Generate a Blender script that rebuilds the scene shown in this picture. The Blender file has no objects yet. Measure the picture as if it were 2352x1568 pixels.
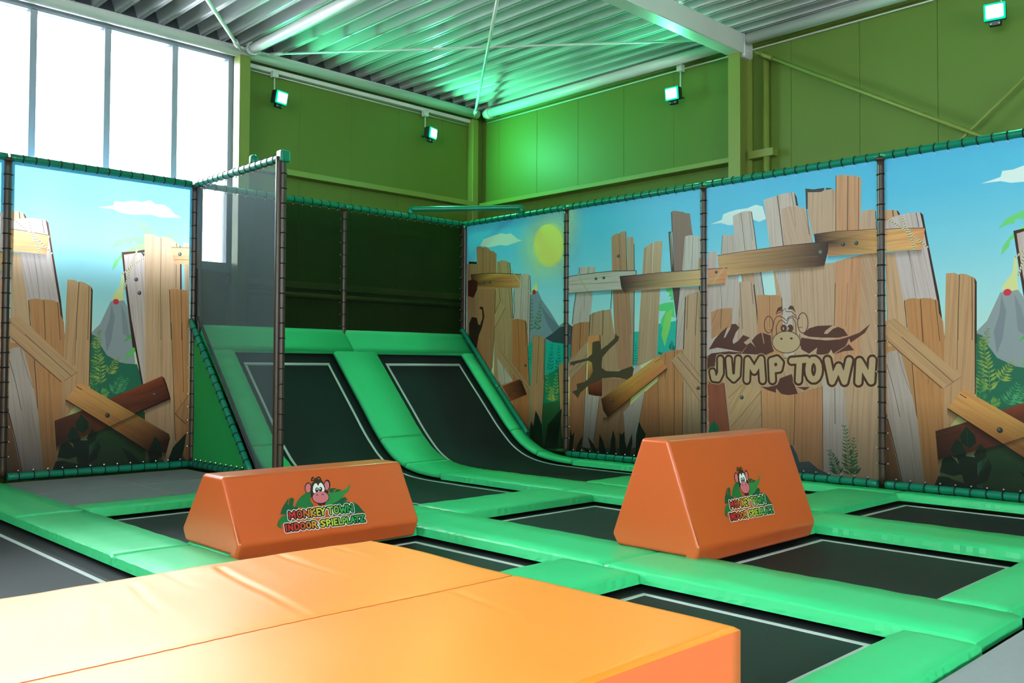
import bpy, bmesh, math, random
from mathutils import Vector, Matrix
random.seed(7)
SC = bpy.context.scene
COL = SC.collection

# ------------------------------------------------------------------ camera
CAM = Vector((11.2842, -9.87935, 1.26754))
cd = bpy.data.cameras.new('camera'); cam = bpy.data.objects.new('camera', cd); COL.objects.link(cam)
rr = (0.6984702, 0.7156233, 0.0047635); dd = (-0.0159578, 0.0222292, -0.9996255); ff = (-0.7154612, 0.6981326, 0.0269462)
cam.matrix_world = Matrix(((rr[0], -dd[0], -ff[0], CAM.x), (rr[1], -dd[1], -ff[1], CAM.y), (rr[2], -dd[2], -ff[2], CAM.z), (0, 0, 0, 1)))
cd.sensor_width = 36; cd.lens = 2091.148 / 2352 * 36; cd.clip_end = 200
SC.camera = cam

# ------------------------------------------------------------------ world, daylight, exposure
SC.view_settings.view_transform = 'Standard'; SC.view_settings.look = 'None'
SC.view_settings.gamma = 1; SC.view_settings.use_curve_mapping = False
SC.view_settings.exposure = EXPOSURE = 0.95
SC.cycles.use_denoising = True
SC.cycles.max_bounces = 8; SC.cycles.diffuse_bounces = 4; SC.cycles.glossy_bounces = 4
SC.cycles.transparent_max_bounces = 24; SC.cycles.transmission_bounces = 6
SC.cycles.caustics_reflective = False; SC.cycles.caustics_refractive = False
SC.cycles.sample_clamp_indirect = 6
w = bpy.data.worlds.new('overcast_sky'); SC.world = w; w.use_nodes = True
bg = w.node_tree.nodes['Background']; bg.inputs[0].default_value = (0.90, 0.96, 1.0, 1); bg.inputs[1].default_value = SKY = 16.0

def lamp(name, kind, loc, energy, col, size=None, sy=None, aim=None, spread=None):
    l = bpy.data.lights.new(name, kind); l.energy = energy; l.color = col
    o = bpy.data.objects.new(name, l); COL.objects.link(o); o.location = loc
    if kind == 'AREA':
        l.size = size
        if sy: l.shape = 'RECTANGLE'; l.size_y = sy
    if aim is not None:
        o.rotation_euler = (Vector(aim)).to_track_quat('-Z', 'Y').to_euler()
    return o
# the window band of the hall lets the sky in: a portal guides the sampling of that light
p = lamp('window_portal', 'AREA', (-0.75, -9.0, 4.12), 1, (1, 1, 1), 2.9, 10.4, (1, 0, 0)); p.data.cycles.is_portal = True
p = lamp('added_side_window_portal', 'AREA', (11.0, -16.3, 4.2), 1, (1, 1, 1), 8.0, 1.8, (0, 1, 0)); p.data.cycles.is_portal = True  # portal of the added side window strip
p = lamp('added_end_window_portal', 'AREA', (17.1, -9.0, 2.9), 1, (1, 1, 1), 1.4, 9.0, (-1, 0, 0)); p.data.cycles.is_portal = True  # portal of the added end window strip

# ------------------------------------------------------------------ helpers
def lin(c):
    return tuple(((v / 255) / 12.92 if v / 255 <= .04045 else ((v / 255 + .055) / 1.055) ** 2.4) for v in c)

def tag(o, label=None, cat=None, group=None, kind=None):
    if label: o['label'] = label
    if cat: o['category'] = cat
    if group: o['group'] = group
    if kind: o['kind'] = kind
    return o

def empty(name, loc, label=None, cat=None, group=None, kind=None):
    o = bpy.data.objects.new(name, None); COL.objects.link(o); o.location = loc; o.empty_display_size = .1
    return tag(o, label, cat, group, kind)

def link(name, me, parent=None, smooth=False):
    o = bpy.data.objects.new(name, me); COL.objects.link(o)
    if parent is not None:
        o.parent = parent; o.matrix_parent_inverse = Matrix.Translation(-Vector(parent.location))
    if smooth:
        for f in me.polygons: f.use_smooth = True
    return o

def obj(name, bm, m, parent=None, smooth=False):
    me = bpy.data.meshes.new(name); bm.normal_update(); bm.to_mesh(me); bm.free()
    for mm in (m if isinstance(m, (list, tuple)) else [m]): me.materials.append(mm)
    return link(name, me, parent, smooth)

def BM(): return bmesh.new()

def box(bm, x0, x1, y0, y1, z0, z1, bev=0, seg=2, mi=0):
    g = bmesh.ops.create_cube(bm, size=1, matrix=Matrix.Translation(((x0 + x1) / 2, (y0 + y1) / 2, (z0 + z1) / 2)) @ Matrix.Diagonal((x1 - x0, y1 - y0, z1 - z0, 1)))
    fs = list({f for v in g['verts'] for f in v.link_faces})
    for f in fs: f.material_index = mi
    if bev:
        es = list({e for v in g['verts'] for e in v.link_edges})
        bmesh.ops.bevel(bm, geom=es, offset=bev, segments=seg, affect='EDGES', profile=.5)
    return bm

def tube(bm, pts, r, n=10, cap=True, mi=0):
    pts = [Vector(p) for p in pts]; rings = []
    up = None
    for i, p in enumerate(pts):
        t = ((pts[min(i + 1, len(pts) - 1)] - p).normalized() + (p - pts[max(i - 1, 0)]).normalized())
        t.normalize()
        if up is None:
            up = Vector((0, 0, 1)) if abs(t.z) < .9 else Vector((1, 0, 0))
        a = t.cross(up).normalized(); b = a.cross(t).normalized(); up = b
        rad = r[i] if isinstance(r, (list, tuple)) else r
        rings.append([bm.verts.new(p + a * math.cos(2 * math.pi * k / n) * rad + b * math.sin(2 * math.pi * k / n) * rad) for k in range(n)])
    for A, B in zip(rings, rings[1:]):
        for k in range(n):
            f = bm.faces.new((A[k], A[(k + 1) % n], B[(k + 1) % n], B[k])); f.smooth = True; f.material_index = mi
    if cap:
        bm.faces.new(rings[0][::-1]).material_index = mi; bm.faces.new(rings[-1]).material_index = mi
    return bm

def ring(bm, c, axis, R, r, n=12, m=4):
    c = Vector(c); ax = Vector(axis).normalized()
    u = ax.orthogonal().normalized(); v = ax.cross(u)
    vs = []
    for i in range(n):
        a = 2 * math.pi * i / n; d = u * math.cos(a) + v * math.sin(a)
        vs.append([bm.verts.new(c + d * (R + r * math.cos(2 * math.pi * j / m)) + ax * r * 1.4 * math.sin(2 * math.pi * j / m)) for j in range(m)])
    for i in range(n):
        for j in range(m):
            f = bm.faces.new((vs[i][j], vs[(i + 1) % n][j], vs[(i + 1) % n][(j + 1) % m], vs[i][(j + 1) % m])); f.smooth = True

def ball(bm, c, r, sx=1, sy=1, sz=1):
    bmesh.ops.create_icosphere(bm, subdivisions=1, radius=r, matrix=Matrix.Translation(c) @ Matrix.Diagonal((sx, sy, sz, 1)))

# ------------------------------------------------------------------ materials
def mat(name, col, rough=.5, spec=.5, metal=0, noise=0, nscale=40, bump=0, bscale=60, stretch=(1, 1, 1), coat=0, croug=.12):
    m = bpy.data.materials.new(name); m.use_nodes = True; nt = m.node_tree; b = nt.nodes['Principled BSDF']
    c = (*lin(col), 1)
    b.inputs['Base Color'].default_value = c; b.inputs['Roughness'].default_value = rough
    b.inputs['Specular IOR Level'].default_value = spec; b.inputs['Metallic'].default_value = metal
    if coat: b.inputs['Coat Weight'].default_value = coat; b.inputs['Coat Roughness'].default_value = croug
    if noise or bump:
        tc = nt.nodes.new('ShaderNodeTexCoord'); mp = nt.nodes.new('ShaderNodeMapping'); mp.inputs['Scale'].default_value = stretch
        geo = nt.nodes.new('ShaderNodeNewGeometry'); nt.links.new(geo.outputs['Position'], mp.inputs[0])
    if noise:
        n = nt.nodes.new('ShaderNodeTexNoise'); n.inputs['Scale'].default_value = nscale; n.inputs['Detail'].default_value = 4
        nt.links.new(mp.outputs[0], n.inputs['Vector'])
        mr = nt.nodes.new('ShaderNodeMapRange'); mr.inputs[3].default_value = 1 - noise; mr.inputs[4].default_value = 1 + noise
        nt.links.new(n.outputs[0], mr.inputs[0])
        mx = nt.nodes.new('ShaderNodeMix'); mx.data_type = 'RGBA'; mx.blend_type = 'MULTIPLY'; mx.inputs[0].default_value = 1
        mx.inputs[6].default_value = c; nt.links.new(mr.outputs[0], mx.inputs[7]); nt.links.new(mx.outputs[2], b.inputs['Base Color'])
    if bump:
        n2 = nt.nodes.new('ShaderNodeTexNoise'); n2.inputs['Scale'].default_value = bscale; n2.inputs['Detail'].default_value = 3
        nt.links.new(mp.outputs[0], n2.inputs['Vector'])
        bp = nt.nodes.new('ShaderNodeBump'); bp.inputs['Strength'].default_value = 1; bp.inputs['Distance'].default_value = bump
        nt.links.new(n2.outputs[0], bp.inputs['Height']); nt.links.new(bp.outputs[0], b.inputs['Normal'])
    return m

M = dict(
    pad_x=mat('green_vinyl_x', (58, 200, 126), .42, .5, noise=.04, nscale=3, bump=.0016, bscale=4, stretch=(3.2, .45, 1)),
    pad_y=mat('green_vinyl_y', (58, 200, 126), .42, .5, noise=.04, nscale=3, bump=.0016, bscale=4, stretch=(.45, 3.2, 1)),
    side_cloth=mat('dark_green_cloth', (38, 150, 76), .7, .2, noise=.08, nscale=2, bump=.004, bscale=3),
    rail=mat('teal_foam_sleeve', (6, 116, 90), .33, .5, noise=.05, nscale=8),
    post=mat('brown_foam_sleeve', (62, 43, 34), .36, .5, noise=.06, nscale=8),
    cord=mat('black_lacing_cord', (18, 20, 22), .6, .3),
    eyelet=mat('silver_eyelet', (205, 205, 200), .3, .5, metal=.8),
    bed=mat('black_jump_mat', (28, 30, 33), .6, .25, noise=.10, nscale=5, bump=.0006, bscale=500),
    skirt=mat('black_spring_cover', (20, 21, 23), .7, .2),
    line=mat('grey_webbing', (186, 192, 190), .6, .3, noise=.04),
    steel=mat('dark_steel', (45, 47, 50), .45, .5, metal=.6),
    orange=mat('orange_vinyl', (200, 90, 42), .3, .5, noise=.03, nscale=2, bump=.0015, bscale=3, coat=.15),
    amber=mat('amber_vinyl', (255, 142, 32), .46, .5, noise=.03, nscale=2, bump=.003, bscale=3.2, stretch=(.5, 2.2, 1), coat=.25, croug=.34),
    amber_side=mat('orange_vinyl_side', (240, 112, 60), .4, .5, noise=.03, nscale=2),
    seam=mat('orange_stitching', (200, 88, 28), .6, .3),
    mat_grey=mat('grey_carpet_mat', (132, 134, 136), .75, .25, noise=.08, nscale=30, bump=.0004, bscale=400),
    mat_pale=mat('pale_grey_carpet_mat', (146, 149, 152), .7, .25, noise=.05, nscale=30, bump=.0004, bscale=400),
    lime=mat('lime_painted_panel', (92, 116, 46), .5, .3, noise=.05, nscale=1.2, bump=.0006, bscale=45, stretch=(1, 1, .02)),
    lime_steel=mat('lime_painted_steel', (120, 134, 60), .4, .45, noise=.04, nscale=3),
    white_steel=mat('white_painted_steel', (205, 208, 204), .38, .5, noise=.03, nscale=3),
    deck=mat('white_trapezoid_deck', (178, 182, 182), .34, .5, noise=.05, nscale=1.5),
    closer=mat('grey_profile_filler', (70, 72, 76), .8, .2),
    frame=mat('grey_aluminium_frame', (150, 160, 172), .45, .4),
    floor=mat('grey_concrete', (88, 88, 86), .7, .3, noise=.15, nscale=2),
    black=mat('black_plastic', (24, 25, 26), .4, .5),
    conduit=mat('pale_conduit', (190, 196, 186), .4, .4),
    outside=mat('pale_asphalt', (150, 150, 150), .8, .2, noise=.1, nscale=1),
    wallgrey=mat('lime_hall_wall', (150, 158, 60), .6, .3, noise=.05),
)
def emis(name, col, s):
    m = bpy.data.materials.new(name); m.use_nodes = True; nt = m.node_tree; nt.nodes.clear()
    e = nt.nodes.new('ShaderNodeEmission'); o = nt.nodes.new('ShaderNodeOutputMaterial')
    e.inputs[0].default_value = (*col, 1); e.inputs[1].default_value = s; nt.links.new(e.outputs[0], o.inputs[0]); return m
M['led'] = emis('green_led_lens', (.22, 1.0, .55), 16); M['led_rim_glow'] = emis('green_rim_glow', (.0, .8, .36), .8)  # rim emission stands in for the green glow at the lens edge

def netmat(name, col, trans, tl=.3):
    m = bpy.data.materials.new(name); m.use_nodes = True; nt = m.node_tree; nt.nodes.clear()
    t = nt.nodes.new('ShaderNodeBsdfTransparent'); d = nt.nodes.new('ShaderNodeBsdfDiffuse'); l = nt.nodes.new('ShaderNodeBsdfTranslucent')
    a = nt.nodes.new('ShaderNodeMixShader'); b = nt.nodes.new('ShaderNodeMixShader'); o = nt.nodes.new('ShaderNodeOutputMaterial')
    d.inputs[0].default_value = (*lin(col), 1); l.inputs[0].default_value = (*lin(col), 1); a.inputs[0].default_value = tl; b.inputs[0].default_value = 1 - trans
    nt.links.new(d.outputs[0], a.inputs[1]); nt.links.new(l.outputs[0], a.inputs[2]); nt.links.new(t.outputs[0], b.inputs[1]); nt.links.new(a.outputs[0], b.inputs[2]); nt.links.new(b.outputs[0], o.inputs[0])
    return m
M['mesh_side'] = netmat('fine_black_mesh', (126, 132, 142), .50)
M['mesh_back'] = netmat('dense_black_mesh', (22, 30, 26), .34)
def glassmat():
    m = bpy.data.materials.new('window_glass'); m.use_nodes = True; nt = m.node_tree; nt.nodes.clear()
    t = nt.nodes.new('ShaderNodeBsdfTransparent'); g = nt.nodes.new('ShaderNodeBsdfGlossy'); g.inputs['Roughness'].default_value = .02
    f = nt.nodes.new('ShaderNodeFresnel'); f.inputs[0].default_value = 1.3; mx = nt.nodes.new('ShaderNodeMixShader'); o = nt.nodes.new('ShaderNodeOutputMaterial')
    t.inputs[0].default_value = (.94, .97, .97, 1)
    nt.links.new(f.outputs[0], mx.inputs[0]); nt.links.new(t.outputs[0], mx.inputs[1]); nt.links.new(g.outputs[0], mx.inputs[2]); nt.links.new(mx.outputs[0], o.inputs[0]); return m
M['glass'] = glassmat()

def printmat(name, alpha=False):
    m = bpy.data.materials.new(name); m.use_nodes = True; nt = m.node_tree; b = nt.nodes['Principled BSDF']
    b.inputs['Roughness'].default_value = .42; b.inputs['Specular IOR Level'].default_value = .35
    a = nt.nodes.new('ShaderNodeAttribute'); a.attribute_name = 'ink'
    if alpha:
        nt.links.new(a.outputs['Color'], b.inputs['Base Color']); nt.links.new(a.outputs['Alpha'], b.inputs['Alpha']); return m
    uv = nt.nodes.new('ShaderNodeUVMap'); uv.uv_map = 'grain'
    mp = nt.nodes.new('ShaderNodeMapping'); mp.inputs['Scale'].default_value = (38, .9, 1); nt.links.new(uv.outputs[0], mp.inputs[0])
    n = nt.nodes.new('ShaderNodeTexNoise'); n.inputs['Scale'].default_value = 1; n.inputs['Detail'].default_value = 5; n.inputs['Roughness'].default_value = .62
    nt.links.new(mp.outputs[0], n.inputs['Vector'])
    cr = nt.nodes.new('ShaderNodeValToRGB'); e = cr.color_ramp.elements
    e[0].position = .30; e[0].color = (.76, .67, .58, 1); e[1].position = .70; e[1].color = (1.10, 1.08, 1.03, 1)
    x = cr.color_ramp.elements.new(.5); x.color = (1, .97, .93, 1)
    nt.links.new(n.outputs[0], cr.inputs[0])
    mx = nt.nodes.new('ShaderNodeMix'); mx.data_type = 'RGBA'; mx.blend_type = 'MULTIPLY'
    nt.links.new(a.outputs['Alpha'], mx.inputs[0]); nt.links.new(a.outputs['Color'], mx.inputs[6]); nt.links.new(cr.outputs[0], mx.inputs[7])
    nt.links.new(mx.outputs[2], b.inputs['Base Color'])
    tr = nt.nodes.new('ShaderNodeBsdfTranslucent'); ms = nt.nodes.new('ShaderNodeMixShader'); ms.inputs[0].default_value = .22   # thin banner vinyl lets daylight through
    gm = nt.nodes.new('ShaderNodeGamma'); gm.inputs[1].default_value = .64; nt.links.new(mx.outputs[2], gm.inputs[0])   # light passes the ink once, not twice
    nt.links.new(gm.outputs[0], tr.inputs[0]); nt.links.new(b.outputs[0], ms.inputs[1]); nt.links.new(tr.outputs[0], ms.inputs[2]); nt.links.new(ms.outputs[0], nt.nodes['Material Output'].inputs[0]); return m
M['ink'] = printmat('printed_vinyl'); M['ink_soft'] = printmat('printed_vinyl_shading', True)

# ------------------------------------------------------------------ building shell
S_ = 'structure'
XB, YR = -0.60, 0.95           # inner faces of the window wall and of the long wall
Z0, ZC = -0.92, 5.95
XE, YE = 17.0, -16.2
bm = BM(); box(bm, XB - .3, XE, YE, YR + .3, Z0 - .1, Z0); obj('floor', bm, M['floor']); tag(bpy.data.objects['floor'], kind=S_)

def wall_panel(bm, a0, a1, z0, z1, side):
    """one sandwich panel with a recessed joint round it and two faint swages"""
    g = .0015
    if side == 'R': box(bm, a0 + g, a1 - g, YR, YR + .1, z0, z1, .003, 1)
    else: box(bm, XB - .1, XB, a0 + g, a1 - g, z0, z1, .003, 1)
wr = empty('wall_right', (4, YR + .05, 0), kind=S_)
edges = [-.70, -.16, .757, 1.675, 2.60, 3.526, 4.45, 5.38, 6.30, 7.23, 8.15, 9.07, 9.99, 10.9, 11.8, 12.7, 13.6, 14.5, 15.4, 16.3, 17.0]
for a, b in zip(edges, edges[1:]):
    bm = BM(); wall_panel(bm, a, b, Z0, ZC, 'R'); obj('wall_panel', bm, M['lime'], wr)
bm = BM(); box(bm, -.7, XE, YR + .1, YR + .14, Z0, ZC); obj('joint_backing', bm, M['closer'], wr)
wl = empty('wall_back', (XB - .05, -2, 0), kind=S_)
ye = [YR, .03, -.89, -1.81, -2.73, -3.64, -3.87]
for a, b in zip(ye, ye[1:]):
    bm = BM(); wall_panel(bm, b, a, Z0, ZC, 'B'); obj('wall_panel', bm, M['lime'], wl)
y = -3.87
while y > YE + .01:
    b = max(y - .92, YE)
    bm = BM(); wall_panel(bm, b, y, Z0, 2.60, 'B'); obj('wall_panel', bm, M['lime'], wl)
    bm = BM(); wall_panel(bm, b, y, 5.62, ZC, 'B'); obj('wall_panel', bm, M['frame'], wl)
    y = b
bm = BM(); box(bm, XB - .14, XB - .1, -3.86, YR, Z0, ZC); box(bm, XB - .14, XB - .1, YE, -3.86, Z0, 2.58); obj('joint_backing', bm, M['closer'], wl)
# window band
win = empty('window_1', (XB, -9, 4.1), kind=S_)
y0w, n = -3.84, 0
mul = [-3.862, -4.665, -5.545, -6.42]
while mul[-1] > -14.2: mul.append(mul[-1] - .873)
for i, ym in enumerate(mul):
    bm = BM(); box(bm, XB - .10, XB + .05, ym - .04, ym + .04, 2.66, 5.56, .006, 1); obj('mullion', bm, M['frame'], win)
for a, b in zip(mul, mul[1:]):
    bm = BM(); box(bm, XB - .046, XB - .034, b + .03, a - .03, 2.70, 5.54); obj('pane', bm, M['glass'], win)
bm = BM(); box(bm, XB - .10, XB + .05, mul[-1] - .03, -3.83, 5.54, 5.64, .006, 1); obj('head_rail', bm, M['frame'], win)
bm = BM(); box(bm, XB - .10, XB + .09, mul[-1] - .03, -3.83, 2.56, 2.68, .006, 1); obj('sill', bm, M['frame'], win)
bm = BM(); box(bm, XB - .1, XB, YE, mul[-1] - .035, 2.6, 5.62); obj('wall_panel', bm, M['lime'], wl)
# the parts of the hall behind the camera
ws = empty('wall_front', (8, YE, 0), kind=S_)
for q in ((XB, 7.0, Z0, ZC), (15.0, XE, Z0, ZC), (7.0, 15.0, Z0, 3.3), (7.0, 15.0, 5.1, ZC)):
    bm = BM(); box(bm, q[0], q[1], YE - .1, YE, q[2], q[3]); obj('wall_panel', bm, M['wallgrey'], ws)
win3 = empty('added_window_3', (11, YE, 4.2), kind=S_)  # window strip added in the unseen wall to light the murals
for k in range(7):
    x = 7.0 + k * 8 / 6
    bm = BM(); box(bm, x - .04, x + .04, YE - .1, YE + .04, 3.3, 5.1); obj('mullion', bm, M['frame'], win3)
    if k < 6: bm = BM(); box(bm, x + .04, x + 8 / 6 - .04, YE - .05, YE - .04, 3.3, 5.1); obj('pane', bm, M['glass'], win3)
we = empty('wall_left', (XE, -8, 0), kind=S_); win2 = empty('added_window_2', (XE, -9, 2.5), kind=S_)  # end window strip is unseen too, added as fill light for the hall
for q in ((YE, -13.5, Z0, ZC), (-4.5, YR + .1, Z0, ZC), (-13.5, -4.5, Z0, 2.2), (-13.5, -4.5, 3.6, ZC)):
    bm = BM(); box(bm, XE, XE + .1, *q); obj('wall_panel', bm, M['wallgrey'], we)
for k in range(7):
    y = -13.5 + 1.5 * k
    bm = BM(); box(bm, XE - .04, XE + .1, y - .04, y + .04, 2.2, 3.6); obj('mullion', bm, M['frame'], win2)
    if k < 6: bm = BM(); box(bm, XE + .04, XE + .05, y + .04, y + 1.46, 2.2, 3.6); obj('pane', bm, M['glass'], win2)
bm = BM(); box(bm, -40, XB - .5, -50, 20, Z0 - .3, Z0 - .15); obj('pavement', bm, M['outside']); tag(bpy.data.objects['pavement'], kind=S_)

# trapezoid roof deck, ribs along X
bm = BM(); pitch = .2855; yc = YR + .05; prof = []
ZB, ZT = 5.785, 5.935
while yc > YE - .2:
    c = yc
    prof += [(c, ZT), (c - .055, ZT), (c - .105, ZB), (c - .122, ZB), (c - .130, ZB + .008), (c - .150, ZB + .008), (c - .158, ZB), (c - .175, ZB), (c - .225, ZT)]
    yc -= pitch
for i in range(2):
    pass
L = [bm.verts.new((XB - .1, y, z)) for y, z in prof]; R_ = [bm.verts.new((XE, y, z)) for y, z in prof]
for a in range(len(prof) - 1): bm.faces.new((L[a], R_[a], R_[a + 1], L[a + 1]))
obj('ceiling', bm, M['deck']); tag(bpy.data.objects['ceiling'], kind=S_)
bm = BM(); box(bm, XB - .1, XE, YE, YR + .1, 5.96, 6.05); obj('roof', bm, M['closer']); tag(bpy.data.objects['roof'], kind=S_)
bm = BM(); box(bm, XB - .02, XB + .02, YE, YR, 5.72, 5.95); obj('trim_6', bm, M['closer']); tag(bpy.data.objects['trim_6'], kind=S_)

def steel(name, fn, m, label=None):
    bm = BM(); fn(bm); o = obj(name, bm, M[m]); tag(o, kind=S_)
    if label: o['label'] = label
    return o
TZ = 5.62
steel('beam', lambda b: (tube(b, [(-.36, YE, TZ), (-.36, .62, TZ)], .078, 14)), 'white_steel', 'round white eaves tube above the windows')
steel('beam', lambda b: (tube(b, [(-.25, .708, TZ), (4.6, .708, TZ)], .078, 14), tube(b, [(-.2, .708, TZ), (-.12, .708, TZ)], .095, 14)), 'white_steel', 'round white eaves tube from the corner to the deep beam')
steel('beam', lambda b: (tube(b, [(4.9, .708, TZ), (XE, .708, TZ)], .078, 14)), 'white_steel', 'round white eaves tube right of the deep beam')
steel('beam', lambda b: (tube(b, [(-.2, -3.74, TZ + .02), (4.62, -3.74, TZ + .02)], .07, 14), tube(b, [(-.22, -3.74, TZ + .02), (-.16, -3.74, TZ + .02)], .09, 14)), 'white_steel', 'round white roof tube running out from the window column')
def deep(b):
    box(b, 4.62, 4.83, YE, .80, 5.44, 5.71, .012, 2)
    box(b, 4.615, 4.84, .70, .93, 5.40, 5.72, .02, 1)
    for k in range(2): tube(b, [(4.84, .80, 5.50 + .12 * k), (4.855, .80, 5.50 + .12 * k)], .016, 8)
steel('beam', deep, 'white_steel', 'deep white box beam running towards the camera')
steel('column', lambda b: box(b, -.46, -.28, -3.87, -3.71, Z0, 5.56, .006, 1), 'lime_steel', 'lime steel column at the end of the windows')
steel('column', lambda b: box(b, -.59, -.45, .60, .73, Z0, 5.56, .006, 1), 'lime_steel', 'lime steel column in the corner')
def hcol(b):
    box(b, 4.65, 4.83, .61, .635, Z0, 5.44); box(b, 4.65, 4.83, .90, .925, Z0, 5.44); box(b, 4.73, 4.755, .635, .90, Z0, 5.44)
steel('column', hcol, 'lime_steel', 'lime steel column under the deep beam')
steel('column', lambda b: (tube(b, [(5.07, .86, Z0), (5.07, .86, 5.4)], .045, 10), box(b, 4.84, 5.2, .80, .93, 4.04, 4.14)), 'lime_steel', 'thin lime downpipe beside the column')
# girts and flashings on the walls
steel('trim_1', lambda b: (box(b, -.45, 4.65, YR - .20, YR, 4.03, 4.10, .004, 1), box(b, -.45, 4.65, YR - .03, YR, 4.10, 4.14)), 'lime_steel')
steel('trim_2', lambda b: (box(b, XB, XB + .18, -3.71, .60, 4.03, 4.11, .004, 1), box(b, XB, XB + .03, -3.71, .60, 4.11, 4.15)), 'lime_steel')
steel('trim_3', lambda b: (box(b, XB, XB + .10, -3.87, .60, 2.40, 2.50, .004, 1), tube(b, [(-.5, -3.87, 2.30), (-.5, .6, 2.30)], .04, 8)), 'lime_steel')
steel('trim_4', lambda b: (box(b, XB, XB + .08, -3.71, .60, 5.50, 5.56, .004, 1),), 'white_steel')
steel('trim_5', lambda b: (box(b, -.45, XE, YR - .05, YR, 5.58, 5.66),), 'lime_steel')
# conduit runs
for lab_, pp in (('thin pale conduit under the eaves of the window wall', [(-.57, -3.69, 5.475), (-.57, .60, 5.455)]), ('thin pale conduit under the eaves above the murals', [(-.44, .92, 5.54), (XE, .92, 5.54)])):
    bm = BM(); tube(bm, pp, .011, 6); tag(obj('conduit', bm, M['conduit']), lab_, 'conduit')

def rod(name, a, b_, r, m, label, turn=True):
    a, b_ = Vector(a), Vector(b_); d = (b_ - a).normalized()
    e = empty(name, a, label, 'brace'); bm = BM(); tube(bm, [a + d * .30, b_], r, 8); obj('rod', bm, M[m], e)
    bm = BM(); tube(bm, [a, a + d * .16], r * .7, 6); tube(bm, [a + d * .14, a + d * .32], r * 1.4, 8); obj('turnbuckle', bm, M[m], e)
    return e
rod('wind_brace', (-.30, .50, 5.56), (4.60, -3.45, 5.56), .022, 'white_steel', 'white roof brace rod rising from the far corner')
rod('wind_brace', (-.20, -3.60, 5.60), (4.59, .42, 5.61), .016, 'white_steel', 'thin white roof brace rod from window column to deep beam')
rod('wind_brace', (-.22, -3.90, 5.60), (2.6, -6.3, 5.60), .026, 'white_steel', 'white roof brace rod leaning over the windows')
rod('wind_brace', (4.95, .74, 5.45), (9.3, .74, 2.92), .024, 'lime_steel', 'lime wall brace rod falling away from the deep beam column')
rod('wind_brace', (9.3, .78, 5.3), (5.0, .78, 1.7), .020, 'lime_steel', 'lime wall brace rod rising away to cross the other one')

# ------------------------------------------------------------------ floodlights
def flood(loc, aim, wall, label, top, watt=26):
    loc = Vector(loc); e = empty('floodlight', loc, label, 'floodlight', 'green floodlights on the walls')
    q = Vector(aim).to_track_quat('-Y', 'Z').to_matrix().to_4x4(); T = Matrix.Translation(loc) @ q
    def part(name, fn, m):
        bm = BM(); fn(bm); bmesh.ops.transform(bm, matrix=T, verts=bm.verts); return obj(name, bm, M[m], e)
    part('housing', lambda b: (box(b, -.105, .105, .02, .10, -.09, .09, .012, 2), [box(b, -.09 + k * .03, -.083 + k * .03, .10, .125, -.08, .08) for k in range(7)], box(b, -.06, .06, .02, .09, -.15, -.09, .01, 1)), 'black')
    part('lens', lambda b: box(b, -.085, .085, -.016, .012, -.07, .07, .012, 2), 'led')
    part('glow_rim', lambda b: box(b, -.105, .105, -.004, .021, -.09, .09, .012, 2), 'led_rim_glow')  # self-glowing border, added for the green edge of the lens
    for sx in (-.04, .04): part('screw', lambda b: ball(b, (sx, .02, -.125), .011), 'eyelet')
    bm = BM(); 
    wl_ = Vector(wall)
    tube(bm, [loc + q @ Vector((0, .11, 0)), loc + wl_ * .16 + Vector((0, 0, -.02)), loc + wl_ * .30], .012, 6)
    obj('bracket', bm, M['black'], e)
    bm = BM(); c = loc + wl_ * .22; tube(bm, [c, Vector((c.x, c.y, top))], .011, 6); obj('cable', bm, M['conduit'], e)
    bm = BM(); box(bm, c.x - .045, c.x + .045, c.y - .045, c.y + .045, top - .04, top + .06, .008, 1); obj('junction_box', bm, M['conduit'], e)
    l = lamp('floodlight_beam', 'AREA', loc + q @ Vector((0, -.03, 0)), watt, (.10, 1, .42), .17, .15, aim); l.data.shape = 'RECTANGLE'
    l.parent = e; l.matrix_parent_inverse = Matrix.Translation(-loc)
flood((-.27, -3.22, 5.085), (1, .25, -.22), (-1, 0, 0), 'green floodlight beside the window column', 5.46)
flood((-.27, -.43, 5.085), (1, .34, -.12), (-1, 0, 0), 'green floodlight nearest the far corner', 5.44, 44)
flood((3.72, .62, 5.12), (.1, -1, -.12), (0, 1, 0), 'green floodlight between corner and deep beam, above the jumping figure mural', 5.52)
flood((7.95, .62, 5.115), (.2, -1, -.15), (0, 1, 0), 'green floodlight beyond the deep beam, above the lime brace rods', 5.52)

# ------------------------------------------------------------------ padded frame: posts and rails
HT = 3.60; RR, RP = .043, .040
PX = [0, 2.30, 4.672, 6.971, 9.27]; PY = [0, -2.33, -4.62, -6.82]
def sleeve(bm, a, b, r, seg=0):
    """foam sleeve: lengths of tube that bulge slightly between the lacing turns"""
    a, b = Vector(a), Vector(b); n = max(2, int((b - a).length / .066)); 
    tube(bm, [a.lerp(b, i / n) for i in range(n + 1)], [r * (.965 if i % 2 == 0 else 1.0) for i in range(n + 1)], 12)
def post(x, y, z0, z1, label, double=None):
    e = empty('padded_post', (x, y, z0), label, 'post', 'brown padded posts of the net frame')
    bm = BM(); sleeve(bm, (x, y, z0), (x, y, z1), RP); obj('sleeve', bm, M['post'], e)
    bm = BM(); tube(bm, [(x, y, z0 - .02), (x, y, z0 + .015)], .028, 8); obj('foot', bm, M['post'], e)
    bm = BM(); tube(bm, [(x, y, z1 - .01), (x, y, z1 + .03)], .052, 10); obj('collar', bm, M['post'], e)
    if double:
        bm = BM(); sleeve(bm, (x + double[0], y + double[1], z0), (x + double[0], y + double[1], z1), RP * .85); obj('sleeve', bm, M['post'], e)
    return e
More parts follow.
